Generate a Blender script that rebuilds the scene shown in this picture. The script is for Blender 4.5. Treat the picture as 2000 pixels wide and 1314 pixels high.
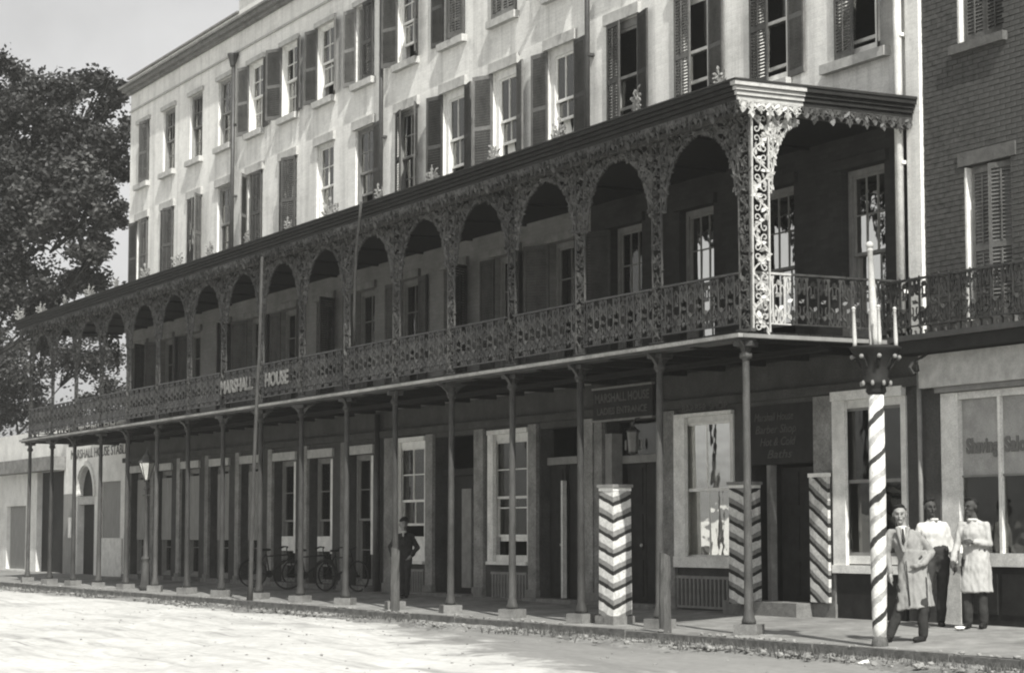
import bpy, math, random
from mathutils import Vector, Matrix
from math import sin, cos, pi, radians as R, sqrt, atan2, hypot

# ---------------------------------------------------------------- reset
for o in list(bpy.data.objects): bpy.data.objects.remove(o)
S = bpy.context.scene
COL = S.collection

# ---------------------------------------------------------------- camera
FPX = 4270.0
TH = math.atan(388 / FPX); PH = math.atan(2210 * cos(TH) / FPX)
CAM = Vector((25.565, -19.661, 1.3735))
fwd = Vector((-cos(PH) * cos(TH), sin(PH) * cos(TH), sin(TH)))
cam_d = bpy.data.cameras.new('camera'); cam = bpy.data.objects.new('camera', cam_d); COL.objects.link(cam)
cam.location = CAM; cam.rotation_euler = fwd.to_track_quat('-Z', 'Y').to_euler()
cam_d.sensor_width = 36; cam_d.lens = FPX / 2000 * 36; cam_d.clip_start = 0.1; cam_d.clip_end = 2000
S.camera = cam

# ---------------------------------------------------------------- sky, sun, exposure
SUN_AZ_OFF = 12.0      # degrees the sun stands off the facade line, on the street side
SUN_EL = 47.0
sd = Vector((cos(R(SUN_EL)) * cos(R(SUN_AZ_OFF)), -cos(R(SUN_EL)) * sin(R(SUN_AZ_OFF)), sin(R(SUN_EL))))
w = bpy.data.worlds.new('World'); S.world = w; w.use_nodes = True
nt = w.node_tree; nt.nodes.clear()
sky = nt.nodes.new('ShaderNodeTexSky'); sky.sky_type = 'NISHITA'; sky.sun_disc = False
sky.sun_elevation = R(SUN_EL); sky.sun_rotation = math.atan2(sd.x, sd.y)
sky.air_density = 1.6; sky.dust_density = 3.0
bw = nt.nodes.new('ShaderNodeRGBToBW'); bg = nt.nodes.new('ShaderNodeBackground'); wo = nt.nodes.new('ShaderNodeOutputWorld')
nt.links.new(sky.outputs[0], bw.inputs[0]); 
tcw = nt.nodes.new('ShaderNodeTexCoord'); cl = nt.nodes.new('ShaderNodeTexNoise'); cl.inputs['Scale'].default_value = 3.2; cl.inputs['Detail'].default_value = 7; cl.inputs['Roughness'].default_value = .6
clr = nt.nodes.new('ShaderNodeMapRange'); clr.inputs['From Min'].default_value = .35; clr.inputs['From Max'].default_value = .65; clr.inputs['To Min'].default_value = .86; clr.inputs['To Max'].default_value = 1.22
clm = nt.nodes.new('ShaderNodeMath'); clm.operation = 'MULTIPLY'      # thin uneven cloud over the whole sky
nt.links.new(tcw.outputs['Generated'], cl.inputs[0]); nt.links.new(cl.outputs[0], clr.inputs[0]); nt.links.new(bw.outputs[0], clm.inputs[0]); nt.links.new(clr.outputs[0], clm.inputs[1])
nt.links.new(clm.outputs[0], bg.inputs[0]); nt.links.new(bg.outputs[0], wo.inputs[0])
bg.inputs[1].default_value = 0.12
sl = bpy.data.lights.new('sun', 'SUN'); sl.energy = 5.0; sl.angle = R(0.6); sl.color = (1, 0.985, 0.94)
so = bpy.data.objects.new('sun', sl); COL.objects.link(so); so.rotation_euler = (-sd).to_track_quat('-Z', 'Y').to_euler()
so.location = (20, -20, 40)
S.view_settings.view_transform = 'Standard'; S.view_settings.look = 'None'
S.view_settings.exposure = 0.47; S.view_settings.gamma = 1
S.render.engine = 'CYCLES'
S.cycles.filter_width = 2.1
S.cycles.max_bounces = 7; S.cycles.transparent_max_bounces = 12

# ---------------------------------------------------------------- helpers
LRN = random.Random(99)
class MB:
    def __init__(s): s.v = []; s.f = []; s.m = []; s.mi = 0
    def add(s, vs, fs):
        b = len(s.v); s.v += [tuple(p) for p in vs]
        for f in fs: s.f.append(tuple(i + b for i in f)); s.m.append(s.mi)
    def box(s, x0, x1, y0, y1, z0, z1):
        s.add([(x0,y0,z0),(x1,y0,z0),(x1,y1,z0),(x0,y1,z0),(x0,y0,z1),(x1,y0,z1),(x1,y1,z1),(x0,y1,z1)],
              [(0,3,2,1),(4,5,6,7),(0,1,5,4),(1,2,6,5),(2,3,7,6),(3,0,4,7)]); return s
    def tube(s, pts, r, n=8, cap=True):
        pts = [Vector(p) for p in pts]; k = len(pts)
        rs = r if isinstance(r, (list, tuple)) else [r] * k
        vs = []; up = None
        for i, p in enumerate(pts):
            d = (pts[min(i+1,k-1)] - pts[max(i-1,0)]).normalized()
            if up is None: up = Vector((0,0,1)) if abs(d.z) < .9 else Vector((1,0,0))
            a = d.cross(up)
            if a.length < 1e-4: a = d.orthogonal()
            a.normalize(); b = a.cross(d).normalized(); up = b
            for j in range(n):
                t = 2*pi*j/n; vs.append(p + (a*cos(t) + b*sin(t)) * rs[i])
        fs = [(i*n+j, i*n+(j+1)%n, (i+1)*n+(j+1)%n, (i+1)*n+j) for i in range(k-1) for j in range(n)]
        if cap: fs += [tuple(reversed(range(n))), tuple(range((k-1)*n, k*n))]
        s.add(vs, fs); return s
    def lathe(s, prof, n=16, c=(0,0)):
        vs = [(c[0]+r*cos(2*pi*j/n), c[1]+r*sin(2*pi*j/n), z) for r, z in prof for j in range(n)]
        k = len(prof)
        fs = [(i*n+j, i*n+(j+1)%n, (i+1)*n+(j+1)%n, (i+1)*n+j) for i in range(k-1) for j in range(n)]
        fs += [tuple(reversed(range(n))), tuple(range((k-1)*n, k*n))]
        s.add(vs, fs); return s
    def sphere(s, c, r, n=10, m=7):
        r = (r,r,r) if not isinstance(r, (tuple, list)) else r
        vs = [(c[0], c[1], c[2]-r[2])]
        for i in range(1, m):
            a = -pi/2 + pi*i/m
            for j in range(n): vs.append((c[0]+r[0]*cos(a)*cos(2*pi*j/n), c[1]+r[1]*cos(a)*sin(2*pi*j/n), c[2]+r[2]*sin(a)))
        vs.append((c[0], c[1], c[2]+r[2])); t = len(vs)-1
        fs = [(0, 1+(j+1)%n, 1+j) for j in range(n)]
        for i in range(m-2):
            for j in range(n): fs.append((1+i*n+j, 1+i*n+(j+1)%n, 1+(i+1)*n+(j+1)%n, 1+(i+1)*n+j))
        b = 1+(m-2)*n
        fs += [(b+j, b+(j+1)%n, t) for j in range(n)]
        s.add(vs, fs); return s
    def capsule(s, p0, p1, r0, r1, n=12):
        p0 = Vector(p0); p1 = Vector(p1); d = p1-p0; L = d.length
        if L < 1e-6: return s.sphere(p0, r0)
        d /= L; pts = []; rs = []
        for a in (-80,-50,-25): pts.append(p0 + d*r0*sin(R(a))); rs.append(r0*cos(R(a)))
        pts.append(p0); rs.append(r0); pts.append(p1); rs.append(r1)
        for a in (25,50,80): pts.append(p1 + d*r1*sin(R(a))); rs.append(r1*cos(R(a)))
        return s.tube(pts, rs, n)
    def flat(s, poly, t, mp=None):          # polygon in x-z plane, thickness t along y
        n = len(poly); mp = mp or (lambda x, y, z: (x, y, z))
        vs = [mp(x, -t/2, z) for x, z in poly] + [mp(x, t/2, z) for x, z in poly]
        s.add(vs, [tuple(range(n)), tuple(reversed(range(n, 2*n)))] + [(i, i+n, (i+1)%n+n, (i+1)%n) for i in range(n)]); return s
    def leaf(s, x, z, a, L, wd, t):
        c, q = cos(a), sin(a)
        P = [(0,0),(.3,-.5),(.62,-.42),(1,0),(.66,.4),(.3,.5)]
        ka, kb = LRN.uniform(-.8,.8), LRN.uniform(-.35,.35)      # each leaf is cast with its own tilt
        n = 6; f = [(x + c*u*L - q*v*wd, z + q*u*L + c*v*wd, ka*v*wd + kb*(u-.5)*L) for u, v in P]
        s.add([(a_, o_-t/2, b_) for a_, b_, o_ in f] + [(a_, o_+t/2, b_) for a_, b_, o_ in f],
              [tuple(range(n)), tuple(reversed(range(n, 2*n)))] + [(i, i+n, (i+1)%n+n, (i+1)%n) for i in range(n)]); return s
    def ribbon(s, pts, wd, t):
        k = len(pts); l = []; r = []
        for i, (x, z) in enumerate(pts):
            a = pts[max(i-1,0)]; b = pts[min(i+1,k-1)]
            dx, dz = b[0]-a[0], b[1]-a[1]; n = hypot(dx, dz) or 1
            h = (wd[i] if isinstance(wd, list) else wd)/2
            l.append((x - dz/n*h, z + dx/n*h)); r.append((x + dz/n*h, z - dx/n*h))
        vs = [(x,-t/2,z) for x,z in l] + [(x,-t/2,z) for x,z in r] + [(x,t/2,z) for x,z in l] + [(x,t/2,z) for x,z in r]
        fs = []
        for i in range(k-1):
            fs += [(i, k+i, k+i+1, i+1), (2*k+i, 2*k+i+1, 3*k+i+1, 3*k+i), (i, i+1, 2*k+i+1, 2*k+i), (k+i, 3*k+i, 3*k+i+1, k+i+1)]
        s.add(vs, fs); return s
    def mesh(s, name, mats, smooth=False):
        me = bpy.data.meshes.new(name); me.from_pydata(s.v, [], s.f); me.update()
        for m in (mats if isinstance(mats, (list, tuple)) else [mats]): me.materials.append(m)
        if any(s.m): me.polygons.foreach_set('material_index', s.m)
        if smooth: me.polygons.foreach_set('use_smooth', [True]*len(s.f))
        return me

WL = {}
def link(name, data, parent=None, loc=(0,0,0), rot=(0,0,0), scale=None, label=None, cat=None, group=None, kind=None, local=False):
    """loc is in world space for parents that only translate; local=True keeps it in the parent's space."""
    o = bpy.data.objects.new(name, data); COL.objects.link(o)
    o.location = loc; o.rotation_euler = rot
    if scale: o.scale = scale
    WL[o.name] = Vector(loc)
    if parent:
        o.parent = parent
        if not local: o.matrix_parent_inverse = Matrix.Translation(-WL[parent.name])
    if label: o['label'] = label
    if cat: o['category'] = cat
    if group: o['group'] = group
    if kind: o['kind'] = kind
    return o
def empty(name, loc, label, cat, group=None, rot=(0,0,0)):
    e = link(name, None, None, loc, rot, None, label, cat, group); e.empty_display_size = .2; return e
def copy_tree(o, loc, rotz, label, parent=None):
    c = o.copy(); COL.objects.link(c)
    if parent is None:
        c.location = loc; c.rotation_euler = (0,0,rotz); c['label'] = label
    else: c.parent = parent
    for ch in list(o.children): copy_tree(ch, None, None, None, c)
    return c

CACHE = {}
def cached(key, fn):
    if key not in CACHE: CACHE[key] = fn()
    return CACHE[key]

# ---------------------------------------------------------------- materials
TINT = (1.0, 0.995, 0.955)
def g(v): return (v*TINT[0], v*TINT[1], v*TINT[2], 1)
def mat(name, v, rough=.8, var=.25, scale=3.0, bump=.15, spec=.06, detail=8, stretch=(1,1,1), bscale=None, dist=.02, fine=.0, metal=0, ov=0):
    m = bpy.data.materials.new(name); m.use_nodes = True; t = m.node_tree; b = t.nodes['Principled BSDF']
    N = t.nodes.new; Lk = t.links.new
    tc = N('ShaderNodeTexCoord'); mp = N('ShaderNodeMapping'); mp.inputs['Scale'].default_value = stretch
    Lk(tc.outputs['Object'], mp.inputs[0])
    n1 = N('ShaderNodeTexNoise'); n1.inputs['Scale'].default_value = scale; n1.inputs['Detail'].default_value = detail; n1.inputs['Roughness'].default_value = .65
    Lk(mp.outputs[0], n1.inputs[0])
    cr = N('ShaderNodeValToRGB'); cr.color_ramp.elements[0].position = .3; cr.color_ramp.elements[1].position = .7
    cr.color_ramp.elements[0].color = g(v*(1-var)); cr.color_ramp.elements[1].color = g(min(.9, v*(1+var)))
    Lk(n1.outputs[0], cr.inputs[0]); out = cr.outputs[0]
    if fine:
        n3 = N('ShaderNodeTexNoise'); n3.inputs['Scale'].default_value = scale*14; n3.inputs['Detail'].default_value = 4
        Lk(tc.outputs['Object'], n3.inputs[0])
        mr = N('ShaderNodeMapRange'); mr.inputs['From Min'].default_value = .3; mr.inputs['From Max'].default_value = .7
        mr.inputs['To Min'].default_value = 1-fine; mr.inputs['To Max'].default_value = 1+fine*.6
        Lk(n3.outputs[0], mr.inputs[0])
        mx = N('ShaderNodeMix'); mx.data_type = 'RGBA'; mx.blend_type = 'MULTIPLY'; mx.inputs[0].default_value = 1
        Lk(out, mx.inputs[6]); Lk(mr.outputs[0], mx.inputs[7]); out = mx.outputs[2]
    if ov:
        oi = N('ShaderNodeObjectInfo'); mo = N('ShaderNodeMapRange'); mo.inputs['To Min'].default_value = 1-ov; mo.inputs['To Max'].default_value = 1+ov
        Lk(oi.outputs['Random'], mo.inputs[0]); mv = N('ShaderNodeMix'); mv.data_type = 'RGBA'; mv.blend_type = 'MULTIPLY'; mv.inputs[0].default_value = 1
        Lk(out, mv.inputs[6]); Lk(mo.outputs[0], mv.inputs[7]); out = mv.outputs[2]
    Lk(out, b.inputs['Base Color'])
    b.inputs['Roughness'].default_value = rough; b.inputs['Specular IOR Level'].default_value = spec; b.inputs['Metallic'].default_value = metal
    if bump:
        n2 = N('ShaderNodeTexNoise'); n2.inputs['Scale'].default_value = bscale or scale*6; n2.inputs['Detail'].default_value = 6
        Lk(mp.outputs[0], n2.inputs[0])
        bp = N('ShaderNodeBump'); bp.inputs['Strength'].default_value = bump; bp.inputs['Distance'].default_value = dist
        Lk(n2.outputs[0], bp.inputs['Height']); Lk(bp.outputs[0], b.inputs['Normal'])
    return m
def brick_mat(name, v, mort, bw_, bh, var=.2, bump=.5, stain=.25):
    m = mat(name, v, .9, stain, .7, 0); t = m.node_tree; b = t.nodes['Principled BSDF']; N = t.nodes.new; Lk = t.links.new
    tc = N('ShaderNodeTexCoord'); sp = N('ShaderNodeSeparateXYZ'); cb = N('ShaderNodeCombineXYZ')
    Lk(tc.outputs['Object'], sp.inputs[0]); Lk(sp.outputs[0], cb.inputs[0]); Lk(sp.outputs[2], cb.inputs[1])
    br = N('ShaderNodeTexBrick'); br.inputs['Scale'].default_value = 1; br.inputs['Brick Width'].default_value = bw_; br.inputs['Row Height'].default_value = bh
    br.inputs['Mortar Size'].default_value = .006; br.inputs['Mortar Smooth'].default_value = .3
    br.inputs['Color1'].default_value = (1,1,1,1); br.inputs['Color2'].default_value = (1-var,1-var,1-var,1); br.inputs['Mortar'].default_value = (mort,mort,mort,1)
    Lk(cb.outputs[0], br.inputs[0])
    old = b.inputs['Base Color'].links[0].from_socket
    mx = N('ShaderNodeMix'); mx.data_type = 'RGBA'; mx.blend_type = 'MULTIPLY'; mx.inputs[0].default_value = 1
    Lk(old, mx.inputs[6]); Lk(br.outputs[0], mx.inputs[7])
    n3 = N('ShaderNodeTexNoise'); n3.inputs['Scale'].default_value = 30; n3.inputs['Detail'].default_value = 8; n3.inputs['Roughness'].default_value = .75; Lk(tc.outputs['Object'], n3.inputs[0])
    mr = N('ShaderNodeMapRange'); mr.inputs['From Min'].default_value = .3; mr.inputs['From Max'].default_value = .7; mr.inputs['To Min'].default_value = .74; mr.inputs['To Max'].default_value = 1.1
    Lk(n3.outputs[0], mr.inputs[0])
    m2 = N('ShaderNodeMix'); m2.data_type = 'RGBA'; m2.blend_type = 'MULTIPLY'; m2.inputs[0].default_value = 1
    Lk(mx.outputs[2], m2.inputs[6]); Lk(mr.outputs[0], m2.inputs[7]); Lk(m2.outputs[2], b.inputs['Base Color'])
    bp = N('ShaderNodeBump'); bp.inputs['Strength'].default_value = bump; bp.inputs['Distance'].default_value = .012
    ad = N('ShaderNodeMath'); ad.operation = 'MULTIPLY_ADD'; ad.inputs[1].default_value = .35
    Lk(n3.outputs[0], ad.inputs[0]); Lk(br.outputs['Fac'], ad.inputs[2])
    iv = N('ShaderNodeMath'); iv.operation = 'SUBTRACT'; iv.inputs[0].default_value = 1; Lk(ad.outputs[0], iv.inputs[1])
    Lk(iv.outputs[0], bp.inputs['Height']); Lk(bp.outputs[0], b.inputs['Normal'])
    return m
def glass_mat(name, base, refl):
    m = bpy.data.materials.new(name); m.use_nodes = True; t = m.node_tree; t.nodes.clear(); N = t.nodes.new; Lk = t.links.new
    tr = N('ShaderNodeBsdfTransparent'); tr.inputs[0].default_value = (base, base, base, 1)
    gl = N('ShaderNodeBsdfGlossy'); gl.inputs['Roughness'].default_value = .03; gl.inputs[0].default_value = (.95,.95,.92,1)
    fr = N('ShaderNodeFresnel'); fr.inputs[0].default_value = 1.5
    ad = N('ShaderNodeMath'); ad.operation = 'ADD'; ad.use_clamp = True; ad.inputs[1].default_value = refl; Lk(fr.outputs[0], ad.inputs[0])
    tc = N('ShaderNodeTexCoord'); ns = N('ShaderNodeTexNoise'); ns.inputs['Scale'].default_value = 2.2; ns.inputs['Detail'].default_value = 2; Lk(tc.outputs['Object'], ns.inputs[0])
    bp = N('ShaderNodeBump'); bp.inputs['Strength'].default_value = .25; bp.inputs['Distance'].default_value = .02; Lk(ns.outputs[0], bp.inputs['Height']); Lk(bp.outputs[0], gl.inputs['Normal'])
    mx = N('ShaderNodeMixShader'); Lk(ad.outputs[0], mx.inputs[0]); Lk(tr.outputs[0], mx.inputs[1]); Lk(gl.outputs[0], mx.inputs[2])
    o = N('ShaderNodeOutputMaterial'); Lk(mx.outputs[0], o.inputs[0]); return m
def streaks(t, sock, sc, stretch, lo, hi, dark):
    N = t.nodes.new; tc = N('ShaderNodeTexCoord'); mp = N('ShaderNodeMapping'); mp.inputs['Scale'].default_value = stretch; t.links.new(tc.outputs['Object'], mp.inputs[0])
    n = N('ShaderNodeTexNoise'); n.inputs['Scale'].default_value = sc; n.inputs['Detail'].default_value = 7; n.inputs['Roughness'].default_value = .7; t.links.new(mp.outputs[0], n.inputs[0])
    mr = N('ShaderNodeMapRange'); mr.inputs['From Min'].default_value = lo; mr.inputs['From Max'].default_value = hi; mr.inputs['To Min'].default_value = 1; mr.inputs['To Max'].default_value = dark; t.links.new(n.outputs[0], mr.inputs[0])
    mx = N('ShaderNodeMix'); mx.data_type = 'RGBA'; mx.blend_type = 'MULTIPLY'; mx.inputs[0].default_value = 1
    t.links.new(sock, mx.inputs[6]); t.links.new(mr.outputs[0], mx.inputs[7]); return mx.outputs[2]
def stripe_mat(name, mode, pitch, slope, direc=(1,0), light=.62, mid=.24, dark=.035):
    """painted stripes: 'plane' = along z minus slope*(p.direction); 'helix' = along z plus turn angle"""
    m = mat(name, .6, .55, .1, 5, .1); t = m.node_tree; b = t.nodes['Principled BSDF']; N = t.nodes.new; Lk = t.links.new
    tc = N('ShaderNodeTexCoord'); sp = N('ShaderNodeSeparateXYZ'); Lk(tc.outputs['Object'], sp.inputs[0])
    def mth(op, a, b_):
        n = N('ShaderNodeMath'); n.operation = op
        for i, q in enumerate((a, b_)):
            if q is None: continue
            if isinstance(q, (int, float)): n.inputs[i].default_value = q
            else: Lk(q, n.inputs[i])
        return n.outputs[0]
    if mode == 'plane':
        d = mth('ADD', mth('MULTIPLY', sp.outputs[0], direc[0]*slope), mth('MULTIPLY', sp.outputs[1], direc[1]*slope))
        v = mth('DIVIDE', mth('SUBTRACT', sp.outputs[2], d), pitch)
    else:
        a = mth('DIVIDE', mth('ARCTAN2', sp.outputs[1], sp.outputs[0]), 2*pi)
        v = mth('SUBTRACT', mth('DIVIDE', sp.outputs[2], pitch), mth('MULTIPLY', a, slope))
    ns = N('ShaderNodeTexNoise'); ns.inputs['Scale'].default_value = 5; ns.inputs['Detail'].default_value = 6; Lk(tc.outputs['Object'], ns.inputs[0])
    v = mth('FRACT', mth('ADD', v, mth('MULTIPLY', ns.outputs[0], .24)), None)
    cr = N('ShaderNodeValToRGB'); cr.color_ramp.interpolation = 'CONSTANT'
    E = cr.color_ramp.elements; E[0].position = 0; E[0].color = g(dark); E[1].position = .24; E[1].color = g(mid)
    if mode == 'helix':
        E[0].color = g(light); E[1].position = .33; E[1].color = g(mid); e = E.new(.5); e.color = g(light); e = E.new(.82); e.color = g(dark)
    else:
        e = E.new(.52); e.color = g(light)
    Lk(v, cr.inputs[0])
    n2 = N('ShaderNodeTexNoise'); n2.inputs['Scale'].default_value = 30; n2.inputs['Detail'].default_value = 6; Lk(tc.outputs['Object'], n2.inputs[0])
    mr = N('ShaderNodeMapRange'); mr.inputs['From Min'].default_value = .3; mr.inputs['From Max'].default_value = .7; mr.inputs['To Min'].default_value = .72; mr.inputs['To Max'].default_value = 1.05; Lk(n2.outputs[0], mr.inputs[0])
    mx = N('ShaderNodeMix'); mx.data_type = 'RGBA'; mx.blend_type = 'MULTIPLY'; mx.inputs[0].default_value = 1
    Lk(cr.outputs[0], mx.inputs[6]); Lk(mr.outputs[0], mx.inputs[7])
    out = streaks(t, mx.outputs[2], 9, (1,1,.35), .5, .75, .55); out = streaks(t, out, 26, (1,1,1), .6, .72, .4)
    Lk(out, b.inputs['Base Color']); return m

M = dict(
    whitewash = brick_mat('whitewashed_brick', .84, .9, .225, .078, .08, .4, .12),
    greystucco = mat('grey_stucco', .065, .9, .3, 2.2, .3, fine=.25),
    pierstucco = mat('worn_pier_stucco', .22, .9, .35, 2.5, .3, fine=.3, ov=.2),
    trim = mat('weathered_stone', .42, .9, .22, 6, .25, fine=.2),
    cornice = mat('weathered_cornice', .2, .85, .35, 4, .25, fine=.2),
    whitepaint = mat('white_paint', .68, .6, .2, 4, .08, fine=.22, ov=.12),
    dullpaint = mat('dull_paint', .2, .7, .2, 5, .1, fine=.15),
    shutter = mat('shutter_paint', .085, .7, .4, 3, .08, fine=.25, ov=.35),
    shutter_pale = mat('faded_shutter_paint', .16, .75, .4, 3, .08, fine=.25, ov=.35),
    sash = mat('sash_paint', .24, .6, .3, 6, .05, ov=.4),
    iron = mat('cast_iron', .06, .5, .55, 6, .15, spec=.25, fine=.35, ov=.35),
    railiron = mat('railing_iron', .038, .4, .55, 7, .15, spec=.35, fine=.4, ov=.4),
    fascia = mat('dark_fascia_paint', .025, .6, .35, 5, .12, fine=.25),
    irondark = mat('dark_iron', .04, .5, .35, 7, .1, spec=.5),
    column = mat('painted_iron_column', .055, .6, .5, 5, .15, spec=.15, fine=.35, ov=.3, stretch=(1,1,.35)),
    roof = mat('tin_roof', .03, .6, .3, 3, .15),
    wood = mat('old_wood', .018, .85, .35, 5, .3, stretch=(1,6,6)),
    woodpost = mat('weathered_wood', .095, .9, .35, 7, .5, stretch=(5,5,.8), fine=.3),
    polewood = mat('grey_pole_wood', .06, .9, .4, 6, .4, stretch=(4,4,.7), fine=.3),
    darkwood = mat('dark_painted_wood', .025, .6, .3, 5, .1),
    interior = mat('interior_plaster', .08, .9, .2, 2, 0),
    cloth = mat('curtain_cloth', .75, .9, .1, 4, .1),
    blind = mat('window_blind', .3, .9, .15, 4, .1),
    brownstone = mat('brownstone', .12, .9, .3, 7, .4, fine=.3),
    stone = mat('block_stone', .18, .95, .3, 7, .5, fine=.3),
    kerb = mat('kerb_stone', .13, .95, .4, 6, .5, fine=.3),
    brickunit = mat('dark_brick', .08, .9, .35, 9, .4, fine=.3),
    mortar = mat('mortar', .075, .95, .2, 9, .2),
    bricktex = brick_mat('dark_brick_wall', .08, 1.3, .225, .076, .3, .5, .3),
    limewash = mat('limewash', .62, .9, .18, 1.6, .2, fine=.12),
    greyboard = mat('grey_boards', .24, .9, .25, 4, .3, stretch=(6,6,.6)),
    letter_white = mat('white_lettering', .2, .7, .35, 7, 0, fine=.3),
    letter_grey = mat('grey_lettering', .09, .7, .15, 9, 0),
    letter_dark = mat('dark_lettering', .14, .7, .1, 9, 0),
    glass = glass_mat('window_glass', .85, .05),
    mirror = glass_mat('bright_window_glass', .6, .8),
    fog = mat('frosted_glass', .28, .35, .3, 3, .1, spec=.5, fine=.2),
    skin = mat('skin', .24, .55, .08, 8, .03), skin2 = mat('brown_skin', .06, .5, .1, 8, .03),
    hair = mat('dark_hair', .018, .6, .3, 40, .4),
    coat = mat('linen_coat', .24, .9, .15, 7, .12, fine=.12, dist=.03),
    whitecloth = mat('white_shirt_cloth', .5, .9, .06, 6, .1, dist=.03),
    palecoat = mat('pale_coat_cloth', .36, .9, .15, 6, .12, dist=.03),
    suit = mat('dark_suit_cloth', .035, .9, .3, 8, .4),
    trouser = mat('dark_trouser_cloth', .04, .9, .3, 8, .4),
    leather = mat('boot_leather', .02, .45, .3, 9, .1),
    rubber = mat('rubber', .025, .8, .2, 9, 0),
    bark = mat('bark', .03, .95, .4, 6, .7, stretch=(1,1,.3)),
    stones = mat('rubble_stone', .2, .95, .5, 2.5, .3),
    weed = mat('weed_blades', .09, .8, .4, 3, 0),
    paper = mat('crumpled_paper', .8, .9, .08, 9, .3),
)
leafm = []
for i, v in enumerate((.018, .032, .06)):
    m = mat('foliage_%s' % ('deep','mid','pale')[i], v, .6, .4, .6, 0, .3)
    leafm.append(m)

def text_mesh(txt, size, ext=.006, shear=0, space=1.0, bold=0):
    c = bpy.data.curves.new('t', 'FONT'); c.body = txt; c.size = size; c.extrude = ext; c.shear = shear; c.space_character = space
    c.offset = bold; c.align_x = 'CENTER'; c.resolution_u = 3
    o = bpy.data.objects.new('t', c); COL.objects.link(o)
    dg = bpy.context.evaluated_depsgraph_get(); dg.update()
    me = bpy.data.meshes.new_from_object(o.evaluated_get(dg)); bpy.data.objects.remove(o); bpy.data.curves.remove(c)
    return me
def lettering(txt, size, m, parent, loc, width=None, shear=0, rot=(pi/2,0,0), name='lettering', bold=0):
    me = text_mesh(txt, size, .005, shear, 1.0, bold); me.materials.clear(); me.materials.append(m)
    sx = 1
    if width:
        xs = [v.co.x for v in me.vertices]; sx = width/(max(xs)-min(xs))
    return link(name, me, parent, loc, rot, (sx,1,1))

# ---------------------------------------------------------------- ground, kerb, pavement
GZ = -.16
def street_h(x, y):
    h = .018*sin(x*.9+y*1.7) + .014*sin(x*2.3-y*.8+1) + .01*sin(x*4.1+y*3.7)
    for yr in (-7.2, -8.7, -11.2, -12.7):
        d = y - yr - .25*sin(x*.13) ; h -= .035*math.exp(-(d/.13)**2)
    return h
xs = [-400,-200,-120,-80] + [-60 + .3*i for i in range(300)] + [30.5, 40, 80, 200, 400]
ys = [-400,-200,-100,-50,-35] + [-24 + .25*i for i in range(80)] + [-3.9, 0, 12, 30, 60, 120, 250, 500]
mb = MB(); nx = len(xs)
fade = lambda x, y: 1 if (-60 <= x <= 30 and -24 <= y <= -4.0) else 0
vs = [(x, y, GZ + fade(x, y)*street_h(x, y)) for y in ys for x in xs]
mb.add(vs, [(j*nx+i, j*nx+i+1, (j+1)*nx+i+1, (j+1)*nx+i) for j in range(len(ys)-1) for i in range(nx-1)])
M['dirt'] = mat('sandy_street', .455, .97, .14, .45, .6, fine=.16, bscale=9, dist=.03, detail=10)
t = M['dirt'].node_tree; bs = t.nodes['Principled BSDF']
tw = M['whitewash'].node_tree; bw_ = tw.nodes['Principled BSDF']; out = bw_.inputs['Base Color'].links[0].from_socket
out = streaks(tw, out, 1.0, (3.2,3.2,.14), .48, .78, .62)
out = streaks(tw, out, .9, (1,1,1), .5, .72, .74)
out = streaks(tw, out, 14, (1,1,1), .58, .75, .7)
out = streaks(tw, out, 5.5, (1,1,1), .55, .8, .72)
tw.links.new(out, bw_.inputs['Base Color'])
out = bs.inputs['Base Color'].links[0].from_socket
out = streaks(t, out, 1.0, (.12,1.5,1), .52, .76, .42)
out = streaks(t, out, 2.2, (.05,2.6,1), .58, .7, .5)
out = streaks(t, out, 2.6, (.6,1.0,1), .6, .8, .4)
out = streaks(t, out, .22, (.5,1.4,1), .55, .75, .8)
# muddy ground spreading from the gutter towards the corner
N = t.nodes.new; Lk = t.links.new
def mth(op, a, b_=None, cl=False):
    n = N('ShaderNodeMath'); n.operation = op; n.use_clamp = cl
    for i, q in enumerate((a, b_)):
        if q is None: continue
        if isinstance(q, (int, float)): n.inputs[i].default_value = q
        else: Lk(q, n.inputs[i])
    return n.outputs[0]
tc = N('ShaderNodeTexCoord'); sp = N('ShaderNodeSeparateXYZ'); Lk(tc.outputs['Object'], sp.inputs[0])
nz = N('ShaderNodeTexNoise'); nz.inputs['Scale'].default_value = .9; nz.inputs['Detail'].default_value = 8; nz.inputs['Roughness'].default_value = .7; Lk(tc.outputs['Object'], nz.inputs[0])
reach = mth('MULTIPLY', mth('DIVIDE', mth('ADD', sp.outputs[0], 11), 13, True), 3.9)
dd = mth('ADD', mth('ADD', mth('ADD', sp.outputs[1], 4.1), reach), mth('MULTIPLY', mth('SUBTRACT', nz.outputs[0], .5), 7.0))
mm = mth('MULTIPLY', mth('DIVIDE', dd, 1.1, True), .7)
mxm = N('ShaderNodeMix'); mxm.data_type = 'RGBA'; Lk(mm, mxm.inputs[0]); Lk(out, mxm.inputs[6]); mxm.inputs[7].default_value = g(.1); out = mxm.outputs[2]
t.links.new(out, bs.inputs['Base Color'])
link('ground', mb.mesh('ground', M['dirt'], True), kind='structure')
M['pave'] = brick_mat('pavement_bricks', .25, .8, .22, .11, .25, .4, .35)
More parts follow.
